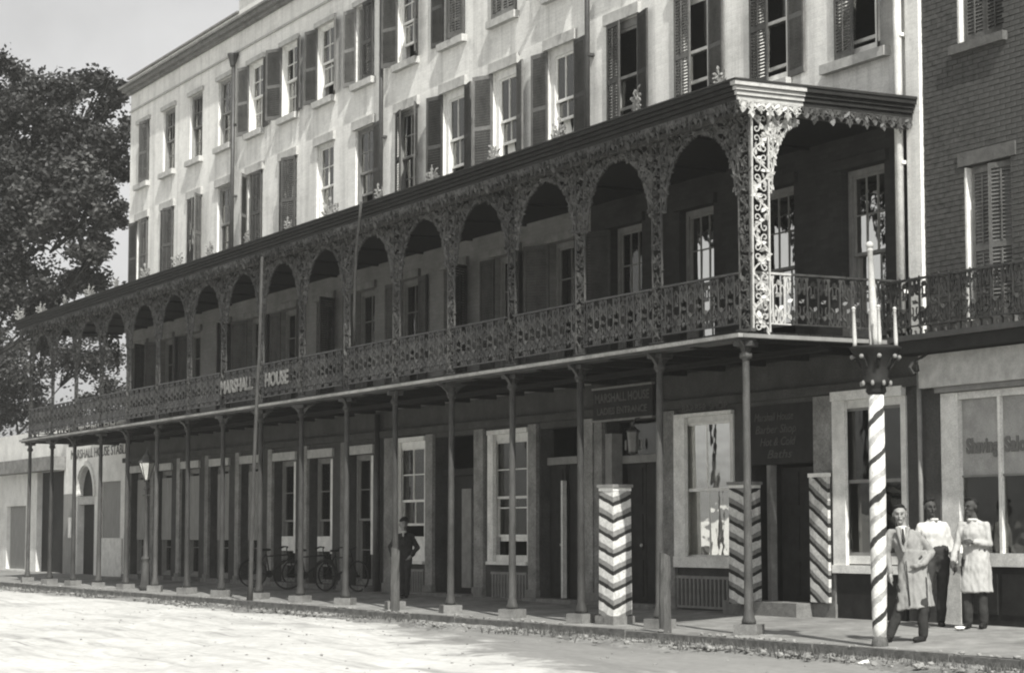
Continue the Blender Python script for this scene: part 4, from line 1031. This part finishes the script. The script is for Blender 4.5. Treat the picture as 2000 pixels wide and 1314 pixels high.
# ---------------------------------------------------------------- posts and poles on the kerb
def rough_post(name, x, y, z0, h, r, label, lean=(0,0)):
    rn = random.Random(int(h*100)+int(abs(x)*7)); mb = MB(); n = 9; k = 8; vs = []
    for i in range(k+1):
        t_ = i/k
        for j in range(n):
            a = 2*pi*j/n; rr = r*(1.08-.16*t_)*rn.uniform(.9,1.1)
            vs.append((rr*cos(a)+lean[0]*t_, rr*sin(a)+lean[1]*t_, h*t_ - (.03*sin(a) if i == k else 0)))
    mb.add(vs, [(i*n+j, i*n+(j+1)%n, (i+1)*n+(j+1)%n, (i+1)*n+j) for i in range(k) for j in range(n)] + [tuple(range(k*n, k*n+n))])
    return link(name, mb.mesh(name, M['woodpost']), None, (x, y, z0), label=label, cat='post')
p = rough_post('hitching_post', -1.35, -3.33, -.12, 1.22, .085, 'short weathered wooden hitching post between the striped square post and corner column')
p = rough_post('hitching_post', -10.8, -3.3, -.12, 1.25, .085, 'short pale wooden hitching post in front of the youth in the dark suit')
tp = empty('slender_pole', (-18.0, -3.38, -.15), 'tall slender bent wooden pole standing against the veranda edge', 'pole')
link('shaft', MB().tube([(-18.05,-3.38,-.16),(-18.05,-3.36,.4),(-18.0,-3.34,2.6),(-18.02,-3.28,4.1),(-18.1,-3.24,4.5),(-18.05,-3.22,5.2),(-18.0,-3.2,7.28)], [.08,.05,.04,.038,.042,.034,.03], 9).mesh('shaft', M['polewood'], True), tp)
rp = link('hanging_rope', MB().tube([(-12.55,-3.26,7.72),(-12.65,-3.25,7.4),(-12.9,-3.2,6.9),(-13.2,-3.1,6.2),(-13.35,-3.05,5.6),(-13.42,-3.0,5.1)], .028, 7).mesh('hanging_rope', M['polewood'], True), None, label='pale rope hanging from the canopy edge across a lace post', cat='rope')

# ---------------------------------------------------------------- striped barber posts
def obelisk(name, x, y, z, ang, a, h, label):
    """square chevron-striped post, one edge turned towards the street corner"""
    d = (cos(pi/4), -sin(pi/4))      # edge direction in the post's own axes
    m_ = cached('obm', lambda: stripe_mat('chevron_stripes', 'plane', .262, -.52, d))
    e = empty(name, (x, y, z), label, 'barber post', 'striped barber posts', (0,0,ang))
    hh = a/2; mb = MB()
    vs = [(sx*hh*q, sy*hh*q, zz) for zz, q in ((.0,1.02),(h,.97)) for sx, sy in ((-1,-1),(1,-1),(1,1),(-1,1))]
    mb.add(vs, [(0,1,5,4),(1,2,6,5),(2,3,7,6),(3,0,4,7),(4,5,6,7)])
    link('shaft', mb.mesh('striped_shaft', m_), e, local=True)
    link('collar', MB().box(-hh*1.0,hh*1.0,-hh*1.0,hh*1.0,h+.001,h+.05).mesh('collar', M['whitepaint']), e, local=True)
    link('cap', MB().box(-hh*1.12,hh*1.12,-hh*1.12,hh*1.12,h+.051,h+.1).mesh('post_cap', M['cornice']), e, local=True)
    return e
ob = obelisk('barber_post', -4.0, -2.62, .14, R(8), .36, 1.92, 'chevron-striped square barber post standing alone on stone blocks at the kerb')
link('foot_block', MB().box(-.24,-.02,-.22,.2,-.17,-.002).box(.0,.24,-.23,.19,-.17,-.003).mesh('foot_block', M['stone']), ob, local=True)
obelisk('barber_post', -3.7, -.42, .3, R(8), .36, 1.82, 'chevron-striped square barber post beside the shop door behind the corner column')
m3 = stripe_mat('diagonal_stripes', 'plane', .262, -.6, (1,0))
bp = link('barber_board', MB().box(-.24,.24,-.05,.0,0,1.9).mesh('barber_board', m3), None, (-2.04, -.12, .36), label='flat board with diagonal stripes fixed on the pier by the shop door', cat='barber post', group='striped barber posts')
link('cap', MB().box(-.25,.25,-.07,0.01,1.901,1.96).mesh('board_cap', M['whitepaint']), bp, local=True)

# tall round barber pole with white spires
PX, PY, PZ = 3.3, -3.04, 0.0
mh = stripe_mat('helical_stripes', 'helix', .5, 1.0, light=.66, mid=.36, dark=.05)
bpole = empty('barber_pole', (PX, PY, PZ), 'tall round spiral-striped barber pole crowned with white spires', 'barber pole')
link('shaft', MB().lathe([(.075,.0),(.09,.25),(.10,.9),(.105,1.8),(.095,3.15)], 24).mesh('helical_shaft', mh, True), bpole, local=True)
link('foot', MB().lathe([(.1,-.14),(.12,-.1),(.1,.06),(.085,.12)], 12).mesh('pole_foot', M['woodpost'], True), bpole, local=True)
bas = link('crown_basket', MB().lathe([(.1,3.13),(.13,3.17),(.12,3.22),(.17,3.26),(.18,3.3),(.15,3.36),(.19,3.5),(.25,3.6),(.29,3.66),(.32,3.7),(.33,3.72),(.3,3.735)], 20).mesh('crown_basket', M['darkwood'], True), bpole, local=True)
for k in range(8):
    a = 2*pi*k/8+.3
    link('ball', cached('ball', lambda: MB().sphere((0,0,0), .03, 10, 8).mesh('ball', M['dullpaint'], True)), bas, (.295*cos(a), .295*sin(a), 3.6), local=True)
    link('ball', CACHE['ball'], bas, (.185*cos(a+.4), .185*sin(a+.4), 3.27), (0,0,0), (.8,.8,1.2), local=True)
    q = MB().ribbon([(0.05,3.26),(.14,3.3),(.12,3.42),(.2,3.5),(.24,3.58),(.3,3.57)], .035, .03)
    link('scroll', q.mesh('crown_scroll', M['darkwood']), bas, (0,0,0), (0,0,a), local=True)
M['spirepaint'] = mat('dulled_white_paint', .45, .7, .25, 6, .15, fine=.25)
def spire(h, r0, r1, ball):
    return MB().lathe([(r0,0),(r0*.95,h*.1),(r0*1.05,h*.2),(r0*.9,h*.5),(r1,h*.93),(r1*1.3,h*.94),(r1*.9,h*.96)], 12).sphere((0,0,h*.96+ball*.8), ball, 12, 8).mesh('spire', M['spirepaint'], True)
sm = spire(.48, .026, .018, .026)
for k in range(4):
    a = 2*pi*k/4 + R(-25)
    link('spire', sm, bpole, (.26*cos(a), .26*sin(a), 3.735), (0, R(-2), 0), local=True)
link('tall_spire', spire(1.3, .05, .034, .05).copy(), bpole, (0,0,3.736), (R(3.6)*cos(1.1), R(-1.8), 0), local=True)

# ---------------------------------------------------------------- bicycles
def bicycle(loc, rotz, label):
    e = empty('bicycle', loc, label, 'bicycle', 'bicycles leaning at the hotel wall', (0,0,rotz))
    def wheel(x):
        w_ = link('wheel', MB().tube([(x+.33*cos(2*pi*i/28), 0, .34+.33*sin(2*pi*i/28)) for i in range(29)], .02, 6, False).mesh('tyre', M['rubber'], True), e, local=True)
        sp = MB()
        for i in range(14):
            a = 2*pi*i/14; sp.tube([(x, .02*(-1)**i, .34), (x+.32*cos(a+.2), 0, .34+.32*sin(a+.2))], .0035, 4)
        sp.tube([(x,-.05,.34),(x,.05,.34)], .022, 8)
        link('spokes', sp.mesh('spokes', M['leather']), w_, local=True)
    wheel(-.52); wheel(.52)
    T = lambda *p: [(a, 0, b) for a, b in p]
    fr = MB()
    for p in (T((-.52,.34),(-.12,.32)), T((-.12,.32),(-.2,.8)), T((-.2,.8),(-.52,.34)), T((-.19,.74),(.32,.78)), T((-.12,.32),(.34,.68)), T((.3,.86),(.36,.66),(.45,.45),(.52,.34))): fr.tube(p, .016, 7)
    link('frame', fr.mesh('bicycle_frame', M['leather'], True), e, local=True)
    link('handlebar', MB().tube([(.12,-.26,.93),(.22,-.25,.98),(.31,-.12,.97),(.29,0,.92),(.31,.12,.97),(.22,.25,.98),(.12,.26,.93)], .014, 7).tube([(.3,0,.85),(.29,0,.93)], .014, 6).mesh('handlebar', M['leather'], True), e, local=True)
    link('saddle', MB().sphere((-.22,0,.9), (.14,.075,.035), 12, 6).tube([(-.2,0,.78),(-.21,0,.89)], .013, 6).mesh('saddle', M['leather'], True), e, local=True)
    link('crank', MB().lathe([(.09,-.012),(.09,.012)], 14).tube([(0,0,.02),(.12,.12,.02)], .01, 5).tube([(0,0,-.02),(-.12,-.12,-.02)], .01, 5).mesh('crank', M['leather']), e, (-.12,0,.32), (pi/2,0,0), local=True)
    link('mudguard', MB().ribbon([(-.52+.37*cos(R(a)), .34+.37*sin(R(a))) for a in range(20,190,12)], .008, .05).mesh('mudguard', M['leather']), e, local=True)
    return e
bk = bicycle((-19.95, -.5, .13), R(22), 'bicycle leaning by the dark doorway beside the rain pipe')
for x, rz, lb in ((-22.0, 64, 'bicycle with front wheel turned out before the white window board'), (-24.3, 74, 'bicycle half hidden in the farther window recess')):
    copy_tree(bk, (x, -.42, .13), R(rz), lb)

# ---------------------------------------------------------------- people
def blob(mb, voxel, it=6, name='b'):
    me = bpy.data.meshes.new('tmp'); me.from_pydata(mb.v, [], mb.f); o = bpy.data.objects.new('tmp', me); COL.objects.link(o)
    r_ = o.modifiers.new('r', 'REMESH'); r_.mode = 'VOXEL'; r_.voxel_size = voxel
    s_ = o.modifiers.new('s', 'SMOOTH'); s_.iterations = it; s_.factor = .5
    dg = bpy.context.evaluated_depsgraph_get(); dg.update()
    out = bpy.data.meshes.new_from_object(o.evaluated_get(dg)); bpy.data.objects.remove(o); bpy.data.meshes.remove(me)
    out.name = name; out.polygons.foreach_set('use_smooth', [True]*len(out.polygons)); return out
from mathutils import noise as mnoise
def folds(me, amp, sx=7, sz=2.6, seed=0):
    nrm = [v.normal.copy() for v in me.vertices]
    for v, nv in zip(me.vertices, nrm):
        c = v.co.copy(); n_ = mnoise.noise(Vector((c.x*sx+seed, c.y*sx, c.z*sz+c.x*3))) + .6*mnoise.noise(Vector((c.x*sx*2.1, c.y*sx*2.1+seed, c.z*sz*2.3)))
        v.co = c + nv*n_*amp
    me.update(); return me
def setm(me, m): me.materials.clear(); me.materials.append(m); return me
def hand(mb, wrist, dirv, side, s=1.0):
    """palm with four fingers and a thumb; dirv points along the fingers"""
    wv = Vector(wrist); d = Vector(dirv).normalized(); out = Vector((side,0,0)); out = (out - d*out.dot(d)).normalized(); nrm = d.cross(out)
    palm = wv + d*.05*s
    mb.capsule(wv, wv+d*.085*s, .026*s, .034*s); mb.capsule(palm-nrm*.014*s, palm+nrm*.02*s, .03*s, .03*s)
    for k, L in enumerate((.062,.074,.07,.054)):
        b = wv + d*.088*s + nrm*(-.03+.02*k)*s; m_ = b + d*L*.55*s - out*.006*s; t_ = m_ + d*L*.4*s - out*.018*s
        mb.capsule(b, m_, .0095*s, .009*s, 8); mb.capsule(m_, t_, .009*s, .0075*s, 8)
    b = wv + d*.03*s - nrm*.03*s; m_ = b + d*.04*s - nrm*.026*s; mb.capsule(b, m_, .012*s, .011*s, 8); mb.capsule(m_, m_+d*.034*s-nrm*.004*s, .011*s, .008*s, 8)
def head_parts(mb, c, tilt, s=1.0):
    """c = centre of head; the face looks to -y before turning by tilt"""
    def P(x, y, z):
        xx, yy = x*cos(tilt)-y*sin(tilt), x*sin(tilt)+y*cos(tilt); return (c[0]+xx*s, c[1]+yy*s, c[2]+z*s)
    mb.sphere(P(0,.012,.035), (.076*s,.094*s,.083*s), 18, 12)       # skull
    mb.capsule(P(0,-.02,-.02), P(0,-.035,-.075), .062*s, .042*s)    # jaw
    mb.capsule(P(-.035,-.045,-.015), P(.035,-.045,-.015), .03*s, .03*s)
    mb.capsule(P(0,-.088,.012), P(0,-.108,-.022), .009*s, .015*s, 8)   # nose
    mb.capsule(P(-.032,-.08,.03), P(.032,-.08,.03), .014*s, .014*s, 8)  # brow
    mb.capsule(P(-.018,-.078,-.055), P(.018,-.078,-.055), .011*s, .011*s, 8) # lips
    mb.capsule(P(0,-.066,-.088), P(0,-.06,-.09), .02*s, .02*s)
    for sx in (-1,1): mb.capsule(P(sx*.078,.012,.02), P(sx*.08,.016,-.018), .014*s, .01*s, 8)
    return P
def person(loc, rotz, label, J, skinm, hairm, outfit, H=1.72):
    """J: joints in local axes (x = picture right when facing the viewer, -y = facing, z up)"""
    e = empty('person', loc, label, 'person', None, (0,0,rotz))
    b = MB(); V = Vector
    hd = V(J['head']); nk = V(J['neck']); ch = V(J['chest']); pv = V(J['pelvis'])
    P = head_parts(b, hd, J.get('turn', 0), 1.06)
    b.capsule(nk, hd-V((0,-.015,.04)), .056, .052)
    b.capsule(nk-V((0,0,.04)), ch, .055, .09); b.capsule(ch+V((-.05,0,0)), pv+V((-.05,0,.05)), .088, .085); b.capsule(ch+V((.05,0,0)), pv+V((.05,0,.05)), .088, .085)
    for s in ('l','r'):
        sh, el, wr = V(J['sh'+s]), V(J['el'+s]), V(J['wr'+s]); hp, kn, an = V(J['hp'+s]), V(J['kn'+s]), V(J['an'+s])
        b.capsule(nk-V((0,0,.08)), sh-V((0,0,.015)), .038, .036); b.capsule(sh-V((0,0,.015)), el, .038, .034); b.capsule(el, wr, .032, .026)
        hand(b, wr, V(J.get('hd'+s, wr-el)), -1 if s == 'l' else 1)
        b.capsule(pv, hp, .085, .08); b.capsule(hp, kn, .078, .056); b.capsule(kn, an, .052, .038)
    body = link('body', setm(blob(b, .0085, 5, 'body'), skinm), e, local=True)
    # eyes, brows, mouth, hair
    for sx in (-1,1):
        link('eye', MB().sphere(P(sx*.03,-.083,.012), (.008,.004,.004), 8, 6).mesh('eye', M['hair'], True), body, local=True)
        link('eyebrow', MB().capsule(P(sx*.045,-.086,.035), P(sx*.016,-.093,.033), .0035, .0035, 6).mesh('eyebrow', M['hair'], True), body, local=True)
    link('mouth', MB().capsule(P(-.022,-.088,-.053), P(.022,-.088,-.053), .004, .004, 6).mesh('mouth', M['hair'], True), body, local=True)
    q = MB(); hs = J.get('hair', 1)
    q.sphere(P(0,.03,.062), (.083,.092,.075), 16, 10); q.capsule(P(0,.06,.02), P(0,.062,-.04), .07, .05)
    if hs > 1: q.capsule(P(-.05,-.055,.085), P(.06,-.05,.09), .032, .034); q.sphere(P(.02,-.03,.11), (.07,.07,.05))
    else: q.capsule(P(-.05,-.03,.1), P(.02,-.04,.112), .028, .03)
    link('hair', setm(folds(blob(q, .009, 3, 'hair'), .012, 22, 18), hairm), body, local=True)
    # trousers and boots
    q = MB(); q.capsule(pv+V((-.05,0,.1)), pv+V((.05,0,.1)), .125, .125)
    for s in ('l','r'):
        hp, kn, an = V(J['hp'+s]), V(J['kn'+s]), V(J['an'+s])
        q.capsule(pv+V((0,0,.02)), hp, .115, .1); q.capsule(hp, kn, .098, .076); q.capsule(kn, an+V((0,0,.0)), .073, .066)
    link('trousers', setm(folds(blob(q, .014, 4, 'trousers'), .009, 8, 5), outfit.get('trouser', M['trouser'])), e, local=True)
    for s in ('l','r'):
        an = V(J['an'+s]); q = MB(); t_ = V(J.get('toe'+s, (0,-.17,0)))
        q.capsule(an+V((0,.02,-.01)), an+V((0,.03,-.055)), .047, .042); q.capsule(an+V((0,.01,-.045)), an+t_+V((0,0,-.055)), .042, .038)
        link('boot', setm(blob(q, .011, 3, 'boot'), M['leather']), e, local=True)
    # upper garment
    q = MB(); k = outfit['fit']
    q.capsule(nk-V((0,0,.055)), ch, .075*k, .13*k); q.capsule(ch+V((-.055,0,0)), pv+V((-.05,0,.1)), .118*k, .108*k); q.capsule(ch+V((.055,0,0)), pv+V((.05,0,.1)), .118*k, .108*k)
    for s in ('l','r'):
        sh, el, wr = V(J['sh'+s]), V(J['el'+s]), V(J['wr'+s])
        q.capsule(nk-V((0,0,.07)), sh-V((0,0,.012)), .052, .05*k); q.capsule(sh-V((0,0,.012)), el, .053*k, .048*k); q.capsule(el, wr*.93+el*.07, .048*k, .043*k)
    if 'hem' in outfit:      # skirts of a coat
        hz = outfit['hem']; n = 26; rows = 9; c0 = pv+V((0,0,.22)); c1 = V(outfit['hemc'])+V((0,0,hz))
        vs = []
        for j in range(rows+1):
            t_ = j/rows; c = c0*(1-t_)+c1*t_; rx = .165*(1-t_)+outfit['hr'][0]*t_; ry = .13*(1-t_)+outfit['hr'][1]*t_
            for i in range(n):
                a = 2*pi*i/n; f = 1+.05*t_*sin(a*5+1)+.035*t_*sin(a*9)
                vs.append((c.x+rx*f*cos(a), c.y+ry*f*sin(a), c.z + (outfit.get('slant',0)*cos(a)*t_)))
        q.add(vs, [(j*n+(i+1)%n, j*n+i, (j+1)*n+i, (j+1)*n+(i+1)%n) for j in range(rows) for i in range(n)] + [tuple(range(n)), tuple(reversed(range(rows*n, rows*n+n)))])
    up_ = link(outfit['name'], setm(folds(blob(q, .0125, 4, outfit['name']), .017, 13, 5.0), outfit['m']), e, local=True)
    fy = -.15*k
    for nm, mm, pts, wd in outfit.get('extras', []):
        q = MB(); q.capsule(*pts, *wd)
        link(nm, setm(blob(q, .008, 2, nm), mm), up_, local=True)
    return e

def facing(px, py): return atan2(px-CAM.x, -(py-CAM.y)) + pi   # unused fallback
def face_cam(x, y):
    d = Vector((CAM.x-x, CAM.y-y)); return atan2(d.x, -d.y)
# man in long coat leaning by the pole
x, y = 3.05, -2.3
J = dict(head=(-.17,-.03,1.60), neck=(-.14,0,1.46), chest=(-.11,0,1.27), pelvis=(-.02,0,.93),
         shl=(-.29,0,1.38), ell=(-.335,.02,1.12), wrl=(-.30,-.03,.86), hdl=(.05,-.1,-1), shr=(.03,0,1.37), elr=(.23,.07,1.13), wrr=(.1,-.16,.98), hdr=(-.8,-.3,-.25),
         hpl=(-.1,0,.9), knl=(-.16,-.06,.5), anl=(-.32,.02,.09), hpr=(.08,0,.9), knr=(.1,-.1,.48), anr=(.1,-.02,.09), toer=(-.1,-.16,0), toel=(-.12,-.14,0))
person((x, y, pave_z(x,y)), face_cam(x, y), 'man in long pale work coat and tie leaning by the tall barber pole', J, M['skin'], M['hair'],
   dict(name='coat', m=M['coat'], fit=1.04, hem=.42, hemc=(.0,-.02,0), hr=(.24,.17), slant=.03, extras=[
     ('collar', M['whitecloth'], ((-.185,-.075,1.445),(-.1,-.075,1.45)), (.02,.02)), ('shirt_front', M['whitecloth'], ((-.135,-.135,1.42),(-.125,-.175,1.3)), (.035,.02)),
     ('tie', M['suit'], ((-.135,-.165,1.42),(-.122,-.195,1.27)), (.014,.02)), ('lapel', M['coat'], ((-.2,-.13,1.43),(-.13,-.17,1.14)), (.03,.018)), ('lapel', M['coat'], ((-.07,-.13,1.43),(-.12,-.17,1.14)), (.03,.018)),
     ('coat_edge', M['suit'], ((-.1,-.165,1.02),(-.06,-.19,.47)), (.008,.012))]))
# man in white shirt
x, y = 1.3, -.6
J = dict(head=(-.05,-.03,1.62), neck=(-.03,0,1.475), chest=(-.02,0,1.28), pelvis=(.035,0,.94), turn=R(14),
         shl=(-.19,0,1.375), ell=(-.28,.04,1.12), wrl=(-.24,-.1,.95), shr=(.14,0,1.4), elr=(.235,.03,1.12), wrr=(.27,-.05,.86), hdr=(.0,-.1,-1),
         hpl=(-.06,0,.9), knl=(-.12,-.1,.5), anl=(-.16,-.04,.09), hpr=(.12,0,.9), knr=(.1,-.02,.5), anr=(.08,.03,.09))
person((x, y, pave_z(x,y)), face_cam(x, y)+R(8), 'man in white shirt and dark trousers standing between the two coated men', J, M['skin2'], M['hair'],
   dict(name='shirt', m=M['whitecloth'], fit=1.04, extras=[('collar', M['whitecloth'], ((-.04,-.06,1.465),(.04,-.06,1.465)), (.02,.02))]))
# man in pale coat by the shop window
x, y = 2.15, -.6
J = dict(head=(-.03,-.02,1.61), neck=(0,0,1.47), chest=(0,0,1.27), pelvis=(.02,0,.93),
         shl=(-.16,0,1.39), ell=(-.23,-.02,1.12), wrl=(-.25,-.14,.9), shr=(.16,0,1.39), elr=(.22,-.04,1.12), wrr=(.03,-.2,1.15), hdr=(-1,-.1,.1), turn=R(-30),
         hpl=(-.08,0,.9), knl=(-.09,-.03,.5), anl=(-.1,.02,.09), hpr=(.09,0,.9), knr=(.1,-.03,.5), anr=(.11,.02,.09))
person((x, y, pave_z(x,y)), face_cam(x, y)-R(12), 'man in pale smock coat with one arm folded before the shop window', J, M['skin2'], M['hair'],
   dict(name='coat', m=M['palecoat'], fit=1.03, hem=.48, hemc=(.03,-.02,0), hr=(.21,.16), extras=[('collar', M['whitecloth'], ((-.05,-.06,1.45),(.04,-.06,1.45)), (.02,.02))]))
# youth in dark suit leaning by a veranda column
x, y = -15.4, -1.05
J = dict(head=(0,-.02,1.49), neck=(.01,0,1.35), chest=(.02,0,1.17), pelvis=(.02,0,.86),
         shl=(-.14,0,1.27), ell=(-.27,0,1.04), wrl=(-.22,-.14,.86), shr=(.17,0,1.27), elr=(.29,.03,1.02), wrr=(.17,-.1,.86), hdr=(-.6,-.3,-.6),
         hpl=(-.06,0,.83), knl=(-.03,-.06,.45), anl=(-.02,.02,.09), hpr=(.09,0,.83), knr=(.08,-.05,.46), anr=(.07,.02,.09), hair=2, turn=R(12))
person((x, y, pave_z(x,y)), face_cam(x, y), 'youth in dark suit with white collar leaning beside a veranda column', J, M['skin'], M['hair'],
   dict(name='jacket', m=M['suit'], fit=1.03, trouser=M['suit'], extras=[('collar', M['whitecloth'], ((-.05,-.07,1.345),(.04,-.07,1.345)), (.026,.026)), ('shirt_front', M['whitecloth'], ((-.0,-.12,1.32),(.0,-.14,1.26)), (.022,.016))]))

# paper scraps
rnd = random.Random(8)
for x, y, z, lb in ((4.35,-4.05,GZ,'crumpled white paper scrap in the gutter by the barber pole'), (2.2,-.9,.11,'crumpled white paper on the pavement below the shop window')):
    q = MB(); vs, fs = ico((0,0,.035), .075, rnd); q.add(vs, fs); link('paper_scrap', q.mesh('paper_scrap', M['paper']), None, (x, y, z), label=lb, cat='paper')

# ---------------------------------------------------------------- thin haze over the street
hm = bpy.data.materials.new('haze'); hm.use_nodes = True; t = hm.node_tree; t.nodes.clear()
pv_ = t.nodes.new('ShaderNodeVolumePrincipled'); pv_.inputs['Density'].default_value = .0007; pv_.inputs['Color'].default_value = (.9,.9,.87,1); pv_.inputs['Anisotropy'].default_value = .2
t.links.new(pv_.outputs[0], t.nodes.new('ShaderNodeOutputMaterial').inputs['Volume'])
link('haze', MB().box(-430, 430, -430, 530, -1.3, 24).mesh('haze', hm), kind='stuff', label='thin pale haze hanging over the whole street', cat='haze')
